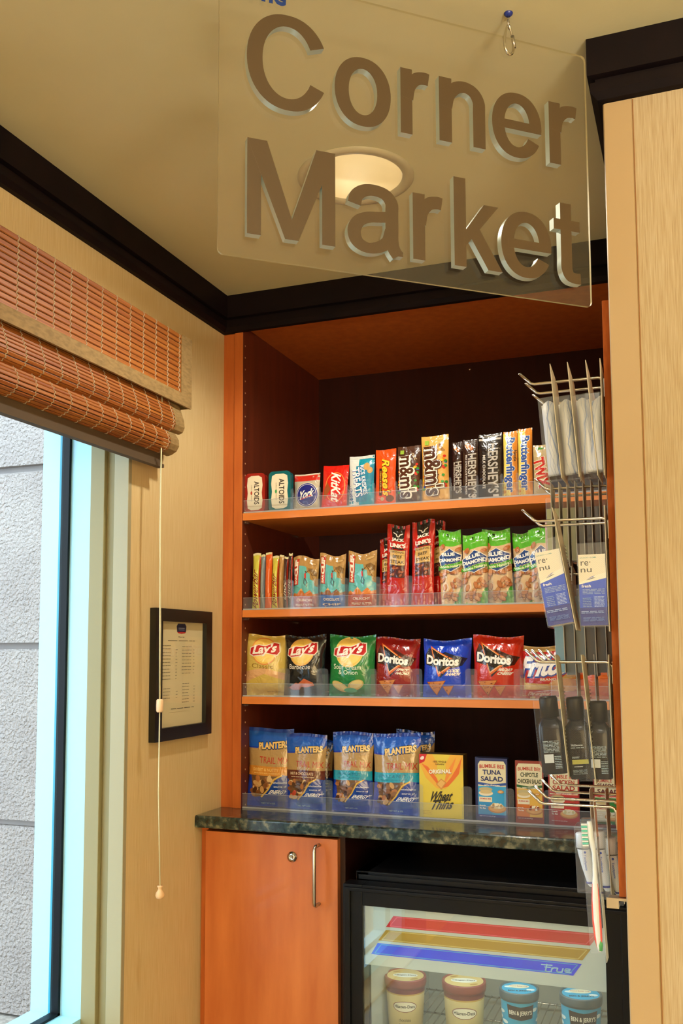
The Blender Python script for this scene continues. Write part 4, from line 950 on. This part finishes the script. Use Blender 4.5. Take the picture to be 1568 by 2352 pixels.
LINE1 = [('C', -0.4151, -0.3035), ('o', -0.2886, -0.2035), ('r', -0.188, -0.1431), ('n', -0.1265, -0.0506), ('e', -0.0388, 0.0462), ('r', 0.0599, 0.109)]
LINE2 = [('M', -0.4142, -0.2885), ('a', -0.271, -0.1868), ('r', -0.1707, -0.1245), ('k', -0.1049, -0.026), ('e', -0.0272, 0.0588), ('t', 0.064, 0.1101)]
Z_L1, Z_L2 = 1.0845, .8995
for ch, s0, s1 in LINE1: sign_letter(ch, s0, s1, Z_L1-SZ1, .134, LETF, LETS)
for ch, s0, s1 in LINE2: sign_letter(ch, s0, s1, Z_L2-SZ1, .134, LETF, LETS)
A = Art(.06, .030); A.text('The', .5, .5, 1, .5, mat('sign_blue', '#12306e', .4), bold=.03)
mb = MB(); lay(mb, flat_grid((-.4165, -.0006, 1.2405-SZ1), (.06, 0, 0), (0, 0, .030)), A); mb.build('small_lettering', sign, merge=False)
# ceiling hook and snap link
def snap_hook(s_off, label1, label2):
    p = Vector((HX, HY, 0))+SD*s_off
    t = tag(empty('ceiling_hook', (p.x, p.y, ZC)), label1, 'hook', 'ceiling hooks of the hanging sign')
    mb = MB(); mb.lathe([(0, -.005), (.004, -.0045), (.0065, -.002), (.0068, -.0001)], mat('blue_anchor', '#1c2c78', .35), 20); mb.build('anchor', t)
    mb = MB(); pts = [(0, 0, -.004), (0, 0, -.012)]+[(0, .006*math.sin(a), -.018+.006*math.cos(a)) for a in [i*math.pi/7 for i in range(0, 13)]]
    mb.tube(pts, .0014, STEEL, 8); mb.build('eye_screw', t)
    c = tag(empty('snap_link', (p.x, p.y, ZC-.022), (0, 0, TH+.25)), label2, 'snap hook', 'snap links of the hanging sign')
    pts = []
    for i in range(25):
        a = 2*math.pi*i/24; zz = -.021+.0235*math.cos(a); w_ = .0085+.0035*(-math.cos(a)); pts.append((w_*math.sin(a)*1.05, 0, zz))
    mb = MB(); mb.tube(pts, .0020, CHROME, 10); mb.build('ring', c)
    mb = MB(); mb.tube([(.0075, 0, -.012), (.0115, 0, -.030)], .0028, STEEL, 10); mb.build('gate', c)
snap_hook(0, 'steel eye screw with blue anchor in the ceiling above the sign', 'steel snap link holding the sign near its right end')

# ================================================================== PRICE LIST
pc = [at(359.5, 1395.5, 'x', .018), at(488.5, 1406, 'x', .018), at(484.6, 1685, 'x', .018), at(355.5, 1706, 'x', .018)]
py0 = (pc[0].y+pc[3].y)/2; py1 = (pc[1].y+pc[2].y)/2; pz1 = (pc[0].z+pc[1].z)/2; pz0 = (pc[2].z+pc[3].z)/2
pf = tag(empty('picture_frame', (0, (py0+py1)/2, pz0)), 'black framed printed price list hanging on the wall beside the window', 'picture frame')
mb = MB(); b = .030; Wf, Hf = py1-py0, pz1-pz0
for a in ((-Wf/2, -Wf/2+b, 0, Hf), (Wf/2-b, Wf/2, 0, Hf), (-Wf/2+b, Wf/2-b, 0, b), (-Wf/2+b, Wf/2-b, Hf-b, Hf)): mb.box(.001, .018, a[0], a[1], a[2], a[3], BLACKF)
mb.build('frame', pf, merge=False)
pw, ph = Wf-2*b, Hf-2*b; A = Art(pw, ph)
A.poly([(.42, .985), (.58, .985), (.61, .96), (.6, .90), (.5, .885), (.4, .90), (.39, .96)], '#18244a').poly([(.4, .905), (.6, .905), (.58, .892), (.5, .885), (.42, .892)], '#b02a2c').rect(.43, .935, .57, .945, '#8a94b0').rect(.43, .92, .57, .927, '#8a94b0')
A.text('Price List', .5, .855, .13, .018, '#4a4436').lines(.2, .815, .82, .822, 1, '#6a6250', 2, .9)
for (u0, u1, v0, v1, n_, sd) in ((.08, .26, .45, .80, 11, 4), (.36, .41, .45, .76, 10, 5), (.50, .72, .50, .79, 9, 6), (.75, .80, .50, .76, 8, 7), (.08, .24, .27, .39, 4, 8), (.36, .41, .27, .36, 3, 9), (.50, .66, .22, .43, 7, 10), (.75, .8, .22, .40, 6, 11)):
    A.lines(u0, v0, u1, v1, n_, '#75705c', sd, .17)
A.lines(.25, .165, .78, .172, 1, '#4a4436', 12, .9)
mb = MB(); mb.face([(.006, -pw/2, b), (.006, pw/2, b), (.006, pw/2, b+ph), (.006, -pw/2, b+ph)], PAPER); lay(mb, flat_grid((.006, -pw/2, b), (0, pw, 0), (0, 0, ph)), A, .00002); mb.build('paper', pf, merge=False)
mb = MB(); mb.box(.009, .0105, -pw/2, pw/2, b, b+ph, PICG); mb.build('glass', pf)

# ================================================================== WOVEN BLIND
bl = tag(empty('window_blind', (.0, -1.5, .93+K)), 'woven bamboo roman blind with tan cloth border, pulled up over the window', 'blind'); BO = Vector((0, -1.5, .93+K))
def slats(name, prof, y0, y1, pitch, m, th=.0016, thread_r=.0011, gap=.0014):
    """a mat of bamboo slats that follows a section curve, tied with threads"""
    P = [Vector((a, b+K)) for a, b in prof]; L = [0]
    for i in range(1, len(P)): L.append(L[-1]+(P[i]-P[i-1]).length)
    def q(s):
        for i in range(1, len(P)):
            if s <= L[i] or i == len(P)-1: return P[i-1].lerp(P[i], (s-L[i-1])/(L[i]-L[i-1])), (P[i]-P[i-1]).normalized()
    n = max(1, int(L[-1]/pitch)); mb = MB(); rr = random.Random(n)
    for i in range(n):
        a, d = q((i+.5)*L[-1]/n); hw = (L[-1]/n-gap)/2; nrm = Vector((d.y, -d.x)); 
        if nrm.x < 0: nrm = -nrm
        e = rr.uniform(-.0003, .0003); pts = [a-d*hw+nrm*e, a-d*hw*.7+nrm*(th*.8+e), a+d*hw*.7+nrm*(th*.8+e), a+d*hw+nrm*e, a+d*hw-nrm*th*.4, a-d*hw-nrm*th*.4]
        mb.prism([(p.x, p.y) for p in pts], 'y', y0+rr.uniform(0, .002), y1, m)
    y = y1-.008
    while y > y0:
        pts = []
        for i in range(n*2+1):
            a, d = q(min(L[-1]*.999, i*L[-1]/(2*n))); nrm = Vector((d.y, -d.x)); nrm = -nrm if nrm.x < 0 else nrm
            p = a+nrm*(th*1.3 if i % 2 else th*.2); pts.append((p.x, y+(.0012 if i % 2 else -.0012), p.y))
        mb.tube(pts, thread_r, THREAD, 5, False); y -= .052
    mb.build(name, bl, loc=-BO, merge=False)
VY0 = -2.62
slats('valance', [(.070, 1.100), (.070, .957)], VY0, -.349, .0118, BAMB)
mb = MB()
mb.box(.068, .0735, VY0, -.302, .929+K, .958+K, TAPE); mb.box(.068, .0735, -.349, -.302, .958+K, 1.100+K, TAPE); mb.box(.0, .0725, -.302, -.2995, .931+K, 1.100+K, TAPE); mb.box(.066, .0685, VY0, -.302, .931+K, 1.099+K, TAPED)
mb.build('cloth_border', bl, loc=-BO, merge=False)
mb = MB(); mb.box(.002, .05, VY0+.01, -.31, 1.06+K, 1.098+K, PALEW); mb.build('headrail', bl, loc=-BO)
F1 = [(.050, .955), (.058, .925), (.069, .895), (.071, .877), (.066, .866), (.056, .862)]
F2 = [(.048, .872), (.060, .857), (.069, .842), (.070, .828), (.063, .816), (.050, .809), (.040, .807)]
slats('upper_fold', F1, VY0, -.372, .0085, BAMB); slats('lower_fold', F2, VY0, -.392, .0085, BAMB)
for nm, F, ye, ye2 in (('upper_fold_tape', F1, -.372, -.330), ('lower_fold_tape', F2, -.392, -.353)):
    mb = MB()
    for i in range(len(F)-1):
        a, b_ = F[i], F[i+1]; mb.face([(a[0]+.001, ye, a[1]+K), (a[0]+.001, ye2, a[1]+K), (b_[0]+.001, ye2, b_[1]+K), (b_[0]+.001, ye, b_[1]+K)], TAPE, True)
        mb.face([(a[0]-.002, ye, a[1]+K), (b_[0]-.002, ye, b_[1]+K), (b_[0]-.002, ye2, b_[1]+K), (a[0]-.002, ye2, a[1]+K)], TAPE, True)
    mb.build(nm, bl, loc=-BO, merge=False)
mb = MB(); mb.box(.038, .041, VY0, -.378, .776+K, .86+K, TAPED); mb.box(.030, .046, VY0, -.378, .774+K, .782+K, TAPED); mb.build('bottom_hem', bl, loc=-BO, merge=False)
mb = MB(); mb.box(.008, .04, VY0, -.378, .86+K, 1.05+K, TAPED); mb.build('lining', bl, loc=-BO)
# pull cords with joiner and tassel, hanging just clear of the wall
cx = .060; c0 = at(372, 918, 'x', .060); c1 = at(367, 1606, 'x', cx); c2 = at(367.5, 2034, 'x', cx)
mb = MB(); mb.tube([(cx, c0.y, c0.z+.04), (cx, c0.y-.001, 1.2+K-.5), (cx, c1.y-.004, .40+K), (cx, c1.y-.001, c1.z)], .0016, CORDM, 8); mb.tube([(cx-.004, c0.y+.006, c0.z+.04), (cx-.003, c0.y+.003, .62+K), (cx-.003, c1.y+.004, .40+K), (cx, c1.y+.001, c1.z)], .0016, CORDM, 8)
mb.tube([(cx, c1.y, c1.z-.02), (cx, c1.y-.001, (c1.z+c2.z)/2), (cx, c2.y, c2.z)], .0014, CORDM, 8); mb.build('pull_cord', bl, loc=-BO, merge=False)
jh = at(367, 1636, 'x', cx).z; mb = MB(); mb.lathe([(0, jh), (.0060, jh), (.0078, jh+.003), (.0082, (jh+c1.z)/2), (.0078, c1.z-.003), (.0055, c1.z+.0005), (0, c1.z+.0005)], mat('cord_joiner', '#ecc9a0', .4), 24, (cx, c1.y, 0)); mb.build('cord_joiner', bl, loc=-BO)
zt_, zb_ = c2.z, at(367, 2066, 'x', cx).z; hh = zt_-zb_
mb = MB(); mb.lathe([(0, zb_), (.004, zb_+.0008), (.0085, zb_+hh*.12), (.0102, zb_+hh*.3), (.0092, zb_+hh*.48), (.0055, zb_+hh*.66), (.0042, zb_+hh*.78), (.0062, zb_+hh*.92), (.0066, zt_), (0, zt_)], PALEW, 28, (cx, c2.y, 0)); mb.build('wooden_tassel', bl, loc=-BO)

# ================================================================== HOOK BOARD AND HANGING GOODS
BX = 1.074; hbz1 = at(1387, 690, 'y', -.735).z; hbz0 = at(1420, 2060, 'y', -.735).z
hb = tag(empty('hook_board', ((BX+XR)/2, -.5, hbz0)), 'tall narrow cherry wood board carrying steel hooks at the right of the alcove', 'display board'); H0 = -hb.location
mb = MB(); mb.box(BX, XR-.0005, -.735, -.16, hbz0, hbz1, WOODR); mb.build('board', hb, loc=H0, bevel=.0008)
mb = MB(); mb.box(BX-.016, XR-.004, -.742, -.722, hbz0-.0045, hbz0-.0005, STEEL); mb.box(BX-.018, BX-.000, -.745, -.743, hbz0-.014, hbz0, STEEL); mb.box(BX-.018, BX, -.743, -.722, hbz0-.016, hbz0-.0125, STEEL); mb.build('bracket', hb, loc=H0, merge=False)
C1, C2, C3, C4, C5 = -.716, -.655, -.577, -.488, -.33
def hook(y, z, label, length=.138):
    t = empty('display_hook', (BX, y, z+K)); tag(t, label, 'hook', 'steel display hooks on the board')
    mb = MB(); mb.tube([(-.002, 0, -.028), (-.002, 0, -.008), (-.005, 0, -.002), (-.011, 0, 0), (-(length-.024), 0, 0), (-(length-.018), 0, .002), (-length+.0, 0, .020)], .0024, CHROME, 12)
    mb.lathe([(0, .0015), (.002, .0015), (.0028, .0)], CHROME, 8, (-length, 0, .0195)); mb.build('prong', t)
    mb = MB(); mb.box(-.002, 0, -.006, .006, -.034, -.004, STEEL); mb.build('mounting_plate', t)
RA, RB, RC, RD, RE, R2 = .787, .556, .478, .325, .099, .632
rows = ((RA, (C1, C2, C3), 'on the top row'), (R2, (C3, C4), 'on the row just under the white packs'), (RB, (C1, C2), 'on the row above the blue solution boxes'), (RC, (C3,), 'on the row behind the blue solution boxes'), (RD, (C1, C2, C3, C4, C5), 'on the row in front of the corn chip bag'), (RE, (C1, C2, C3, C4), 'on the lowest row'))
pos = ('nearest', 'second nearest', 'middle', 'fourth nearest', 'farthest')
for z, cols, nm in rows:
    for i, y in enumerate(cols): hook(y, z, '%s steel hook, %s' % (pos[i] if len(cols) > 1 else 'only', nm))

def pack(name, label, cat, group, px, pyt, y, z, lean, card_h, card_w, bw, bz0, bz1, m=BLIS, above=.012, near=.5, peak=0, content=None, cardm=CARD, art=None, yaw=0):
    """blister pack hung by its card: card across the hook, blister towards the room"""
    x = at(px, pyt, 'y', y-card_w*near).x
    x = min(x, BX-.003); lean = -min(-lean, max(.008, (BX-.0015-x)/card_h))   # rests against the board
    t = tag(empty(name, (x, y, z+K), (0, lean, yaw)), label, cat, group)
    y0, y1 = -card_w*near, card_w*(1-near)
    mb = MB(); mb.prism([(y0, -card_h+above), (y1, -card_h+above), (y1, above*.6-peak*.5), ((y0*.4+y1*.6), above), (y0, above+peak)], 'x', -.0006, .0006, cardm); mb.bm.normal_update()
    if art:
        a = Art(card_w, card_h); art(a); lay(mb, flat_grid((.0006, y0, -card_h+above), (0, card_w, 0), (0, 0, card_h)), a, .00003)
    mb.build('card', t, merge=False)
    if bw:
        mb = MB(); g = .004
        mb.box(-bw, -.0007, y0+g, y1-g, bz0, bz1, m); o = mb.build('blister', t, bevel=.0025)
        if content: content(t, o, bw, y0+g, y1-g, bz0, bz1)
    return t
def a_back(a): a.rect(.1, .80, .35, .9, '#8a8478').lines(.06, .08, .94, .74, 22, '#8f8878', 3, .4)
# top row: white wrapped pads
PADM = tex('pad_wrap', '#cfd0cf', '#b9c0cf', 12, rough=.5)
def pads(seed):
    def f(t, o, bw, y0, y1, z0, z1):
        rr = random.Random(seed); H = z1-z0-.006; Wd = bw-.004
        a = Art(Wd, H)
        for k in range(4):
            p = [(rr.uniform(0, 1), 0)]
            for q in range(1, 9): p.append((min(.98, max(.02, p[-1][0]+rr.uniform(-.2, .2))), q/8))
            a.line(p, .02 if k < 3 else .09, '#8294bb')
        mb = bag_mesh(Wd, H, (y1-y0)*.55, a, PADM, seed=seed, wr=.002, nu=10, nv=16, pinch=.02, seal=.03)
        mb.build('wrapped_pad', t, ((-bw/2), (y0+y1)/2-.004, z0+.003), merge=False)
    return f
for i, (px, lb) in enumerate(((1263, 'white wrapped pad pack on the top row, outermost on its hook'), (1303, 'white wrapped pad pack on the top row, second from the hook tip'), (1345, 'white wrapped pad pack on the top row, third from the hook tip'), (1382, 'white wrapped pad pack on the top row, innermost next to the board'))):
    pack('sanitary_pad_pack', lb, 'hanging pack', 'white pad packs on the top hook', px+2, 868, C1, RA, -.075, .178, .075, .0262, -.162, -.034, above=.008, peak=.010, content=pads(40+i), near=.62)
for px, lb in ((1318, 'pad pack half hidden behind on the third top hook, outer one'), (1362, 'pad pack half hidden behind on the third top hook, middle one'), (1384, 'pad pack half hidden behind on the third top hook, inner one')):
    pack('sanitary_pad_pack', lb, 'hanging pack', 'pad packs behind on the top row', px, 915, C3, RA-.004, -.05, .15, .06, .020, -.14, -.03, above=.004, peak=.012)
# second row: eight slim packs
def slim(col):
    def f(t, o, bw, y0, y1, z0, z1):
        bxc = MB(); bxc.box(-bw+.001, -.001, y0+.004, y1-.004, z0+.004, z1-.02, mat('slim_insert_'+col.lstrip('#'), col, .5)); bxc.build('insert', t)
    return f
for i in range(8):
    pack('slim_hanging_pack', 'slim grey-edged pack on the second row of hooks, %s' % ('outermost with olive insert', 'second from the hook tip', 'third from the hook tip', 'fourth from the hook tip', 'fifth from the hook tip', 'third from the board', 'second from the board', 'innermost against the board')[i], 'hanging pack', 'slim packs on the second row', 1264+18.4*i, 1130, C3, R2, -.01, .150, .05, .0105, -.135, -.018, above=.008, content=slim(['#93915c', '#93915c', '#8a895a', '#7a7a50', '#3c3a30', '#241f1c', '#241f1c', '#1e1a18'][i]), cardm=mat('grey_card', '#b2ad9c', .6))
# solution boxes on the row below
def f_renu(a):
    a.rect(0, 0, 1, .66, '#0a48c4').rect(0, 0, 1, .25, '#0a2a86').poly([(0, .62), (.25, .64), (.5, .68), (.75, .73), (1, .74), (1, .66), (.0, .58)], '#e4e0d2').rect(0, .74, 1, 1, '#dcd6c4').poly([(0, .60), (.25, .64), (.5, .69), (1, .74), (1, .80), (0, .80)], '#dcd6c4')
    a.poly([(.25, .635), (.5, .672), (.62, .67), (.4, .645)], '#5c6478')
    a.text('BAUSCH + LOMB', .36, .955, .6, .04, '#3a9098').text('re·', .27, .875, .36, .17, '#1c2030', bold=0).text('nu', .28, .775, .40, .15, '#1c2030', bold=0)
    a.text('fresh', .26, .555, .34, .11, '#e6ecf4', bold=.02)
    a.lines(.12, .44, .95, .52, 4, '#7f9cd0', 1, .5).lines(.12, .26, .45, .40, 6, '#6f8cc4', 2, .5).lines(.55, .26, .92, .41, 8, '#9fb4dc', 3, .5).rect(.53, .25, .535, .42, '#8fa8d8').lines(.06, .17, .9, .21, 2, '#8fa4d0', 4, .5).lines(.12, .06, .9, .12, 4, '#5f76b0', 5, .5)
def renu(t, o, bw, y0, y1, z0, z1):
    Wd = bw-.004; H = (z1-z0)*.84; a = Art(Wd, H); f_renu(a)
    mb = box_mesh(Wd, H, y1-y0-.006, a, mat('solution_box', '#0a48c4', .45), mat('solution_box_side', '#dcd6c4', .5)); mb.build('carton', t, (-bw/2, y0+.0025, z0+.003), merge=False)
pack('contact_solution_pack', 'blue and white contact solution box in clear blister, left one, tilted', 'hanging pack', 'contact solution packs', 1272, 1185, C1, RB, -.165, .195, .060, .044, -.172, -.030, m=BLISD, above=.012, peak=.004, content=renu, near=.62, art=a_back)
pack('contact_solution_pack', 'blue and white contact solution box in clear blister, right one next to the board', 'hanging pack', 'contact solution packs', 1388, 1185, C1, RB, -.085, .195, .055, .046, -.176, -.042, m=BLISD, above=.012, peak=.004, content=renu, near=.62, art=a_back)
# hidden row: clear blisters whose bottoms show under the boxes
for i in range(6):
    pack('clear_hanging_pack', 'clear ribbed blister pack below the blue boxes, %s' % ('leftmost with pale blue insert', 'second from the left', 'third from the left', 'fourth from the left', 'second from the board', 'against the board')[i], 'hanging pack', 'clear packs below the solution boxes', 1288+24*i, 1330, C3, RC, -.02, .190-.006*(i == 0), .055, .0168, -.176-.004*(i % 2), -.02, m=BLISD, content=slim(['#5c8a9a', '#3a4a54', '#5a6a70', '#2a3034', '#3a4044', '#26282c'][i]), cardm=mat('grey_card', '#b2ad9c', .6), near=.5)
# bottles in blisters
def f_tres(a):
    a.text('TRESemmé', .42, .66, .62, .09, '#b9c4cc', bold=0).lines(.1, .60, .8, .63, 1, '#7a8890', 2, .5).lines(.12, .40, .5, .44, 2, '#8a969c', 3, .5)
    a.rect(.1, .28, .95, .37, '#8a8a3c').text('*****', .4, .23, .45, .04, '#dfe4e4').lines(.1, .08, .85, .18, 4, '#6f7c84', 4, .4)
def f_info(a):
    a.rect(.08, .22, .55, .40, '#aab4bc').lines(.08, .44, .9, .70, 9, '#8fa0ac', 6, .4).lines(.6, .1, .95, .38, 8, '#8fa0ac', 7, .4)
def bottle(art):
    def f(t, o, bw, y0, y1, z0, z1):
        H = (z1-z0)*.95; w_ = bw*.47; d_ = (y1-y0)*.36; yc = (y0+y1)/2-.002; mb = MB(); M_ = mat('dark_bottle', '#050b16', .2, spec=.3)
        prof = [(0, .0), (.9, .0), (1, .03), (1, .56), (.92, .62), (.6, .68), (.55, .70), (.55, .705)]
        seg = 28; rings = []
        for rr_, zz in prof:
            ring = []
            for k in range(seg):
                q = 2*math.pi*k/seg; c_, s_ = math.cos(q), math.sin(q); ex = .55
                ring.append(mb.bm.verts.new((-bw/2+w_*rr_*math.copysign(abs(c_)**ex, c_), yc+d_*rr_*math.copysign(abs(s_)**ex, s_), z0+.003+zz*H)))
            rings.append(ring)
        for i in range(len(rings)-1):
            for k in range(seg): mb.face([rings[i][k], rings[i][(k+1) % seg], rings[i+1][(k+1) % seg], rings[i+1][k]], M_, True)
        a = Art(w_*1.5, H*.58); art(a); lay(mb, flat_grid((-bw/2-w_*.75, yc-d_-.0004, z0+.005), (w_*1.5, 0, 0), (0, 0, H*.58)), a, .00003)
        mb.build('bottle', t, merge=False)
        mb = MB(); mb.lathe([(0, .70*H), (w_*.72, .70*H), (w_*.70, .93*H), (w_*.6, .96*H), (0, .965*H)], mat('bottle_cap', '#0a0908', .35, spec=.2), 28, (-bw/2, yc, z0+.003)); mb.build('cap', t)
    return f
ridge = mat('ridged_card', '#a9a28a', .6)
pack('travel_bottle_pack', 'dark shampoo bottle in clear blister, outermost, with pale barcode label', 'hanging pack', 'bottle packs in front of the third shelf', 1276, 1520, C1, RD, -.085, .192, .052, .044, -.178, -.044, m=BLISB, content=bottle(f_info), near=.62, cardm=ridge, art=a_back)
pack('travel_bottle_pack', 'dark shampoo bottle in clear blister, middle one with olive stripe', 'hanging pack', 'bottle packs in front of the third shelf', 1336, 1520, C1, RD, -.085, .200, .052, .042, -.184, -.044, m=BLISB, content=bottle(f_tres), near=.62, cardm=ridge, art=a_back)
pack('travel_bottle_pack', 'dark shampoo bottle in clear blister, innermost against the board', 'hanging pack', 'bottle packs in front of the third shelf', 1397, 1522, C1, RD, -.055, .202, .052, .042, -.184, -.052, m=BLISB, content=bottle(f_info), near=.62, cardm=ridge, art=a_back)
for px, w_, lb in ((1322, .046, 'clear blister pack hanging behind the bottle packs, outer one'), (1364, .03, 'clear blister pack hanging behind the bottle packs, middle one'), (1394, .022, 'clear blister pack hanging behind the bottle packs, inner one')):
    pack('clear_hanging_pack', lb, 'hanging pack', 'clear packs behind the bottles', px, 1520, C3, RD, -.03, .14, .045, w_, -.13, -.03, m=BLISD, cardm=mat('grey_card', '#b2ad9c', .6))
# toothpaste and toothbrush
def paste(t, o, bw, y0, y1, z0, z1):
    H = z1-z0; x = -bw*.5; yc = y0+.010; WH = mat('tube_white', '#cfd6dc', .35)
    tt = mb = MB(); tilt = -.0115
    n_ = 20; R = [(.0105, .0105, 0), (.0105, .0098, .18), (.0095, .0085, .45), (.0065, .0060, .85), (.0045, .0045, .9)]
    rings = []
    for a_, b_, v in R:
        zz = z1-.012-H*.24-(H*.62)*v; xx = x-.002+(.012*v)
        rings.append([mb.bm.verts.new((xx+a_*math.cos(2*math.pi*k/n_), yc+b_*math.sin(2*math.pi*k/n_)*(.9), zz)) for k in range(n_)])
    for i in range(len(rings)-1):
        for k in range(n_): mb.face([rings[i][k], rings[i][(k+1) % n_], rings[i+1][(k+1) % n_], rings[i+1][k]], WH, True)
    zz = z1-.012-H*.24-H*.62*.78; mb.tube([(x-.002+.012*.78, yc, zz), (x-.002+.012*.8, yc, zz-.003)], .0079, mat('tube_band', '#24348c', .4), 20)
    a = Art(.010, H*.34); a.text('Toothpaste', .45, .5, 2.6, .5, '#3a60b0', rot=-86).ell(.45, .95, .2, .2, '#2a4aa0'); lay(mb, flat_grid((x-.003, yc-.0108, z1-.012-H*.24-H*.36), (.010, 0, 0), (0, 0, H*.34)), a, .00002)
    mb.build('paste_tube', t, merge=False)
    mb = MB(); zt = z1-.012; mb.lathe([(0, zt), (.0100, zt), (.0112, zt-.002), (.0112, zt-H*.22), (0, zt-H*.22)][::-1], WH, 24, (x-.0025, yc, 0)); mb.build('cap', t)
CLR = mat('grey_card', '#b2ad9c', .6)
pack('toothpaste_pack', 'travel toothpaste tube in clear printed blister, left one under the lowest hooks', 'hanging pack', 'toothpaste packs', 1354, 1830, C3, RE, -.03, .175, .055, .030, -.160, -.050, m=BLISD, content=paste, near=.75, cardm=CARD)
pack('toothpaste_pack', 'travel toothpaste tube in clear printed blister, middle one behind the toothbrush', 'hanging pack', 'toothpaste packs', 1390, 1830, C3, RE, -.03, .178, .055, .030, -.168, -.046, m=BLISD, content=paste, near=.75, cardm=CARD)
pack('toothpaste_pack', 'travel toothpaste tube in clear printed blister, right one beside the board', 'hanging pack', 'toothpaste packs', 1416, 1840, C3, RE-.01, -.045, .175, .055, .030, -.168, -.046, m=BLISD, content=paste, near=.6, cardm=CARD)
def brush(t, o, bw, y0, y1, z0, z1):
    H = z1-z0-.006; x = -bw/2; yc = y0+.006
    WH = mat('brush_white', '#dadfdc', .3); RD_ = mat('brush_red', '#d8402c', .35); GR = mat('brush_green', '#2c9a3c', .35)
    def P(v, dx=0, dy=0): return (x+dx+.004*math.sin(v*5)*(1-v)*(1 if v > .15 else 0), yc+dy, z1-.004-H*v)
    mb = MB(); vs = [0, .04, .12, .2, .24, .32, .42, .5, .6, .75, .88, .96, 1]; rs = [.0035, .0045, .0045, .0042, .003, .003, .0034, .0050, .0060, .0062, .0055, .0045, .002]
    mb.tube([P(v, .002) for v in vs], rs, WH, 16); mb.build('handle', t)
    for sx in (-1, 1):
        mb = MB(); mb.tube([P(v, .002+sx*r_*.72, -.002) for v, r_ in ((.48, .005), (.55, .0055), (.65, .0060), (.78, .0062), (.9, .0055), (.97, .004))], [.0008, .0018, .0024, .0026, .0022, .0008], RD_, 10); mb.build('grip_stripe', t)
    mb = MB(); mb.tube([P(v, .004, -.001) for v in (.9, .95, .99)], [.003, .0042, .0028], GR, 12); mb.build('end_grip', t)
    mb = MB()
    for k in range(11):
        v = .025+.016*k; mb.box(x-.0105, x-.0015, yc-.0045, yc+.0045, z1-.004-H*v-.0012, z1-.004-H*v+.0012, mat('bristle_teal', '#4cc0a8', .6) if k % 2 else mat('bristle_white', '#d4dcd8', .6))
    mb.build('bristles', t, merge=False)
pack('toothbrush_pack', 'long clear pack with a white toothbrush, red grip and teal bristles, hanging lowest', 'hanging pack', None, 1363, 1840, C1, RE, -.055, .245, .028, .024, -.222, -.018, m=BLIS, content=brush, near=.62, cardm=clear('pack_back_sheet', haze=.3, refl=1.5, hazecol=(.8, .82, .75)))
pack('pink_hanging_pack', 'pale pink carton pack peeking out left of the slim packs', 'hanging pack', None, 1262, 1180, C4, RB+.03, 0, .11, .05, .010, -.10, -.0, m=mat('pink_carton', '#c9a090', .5), cardm=mat('grey_card', '#b2ad9c', .6))
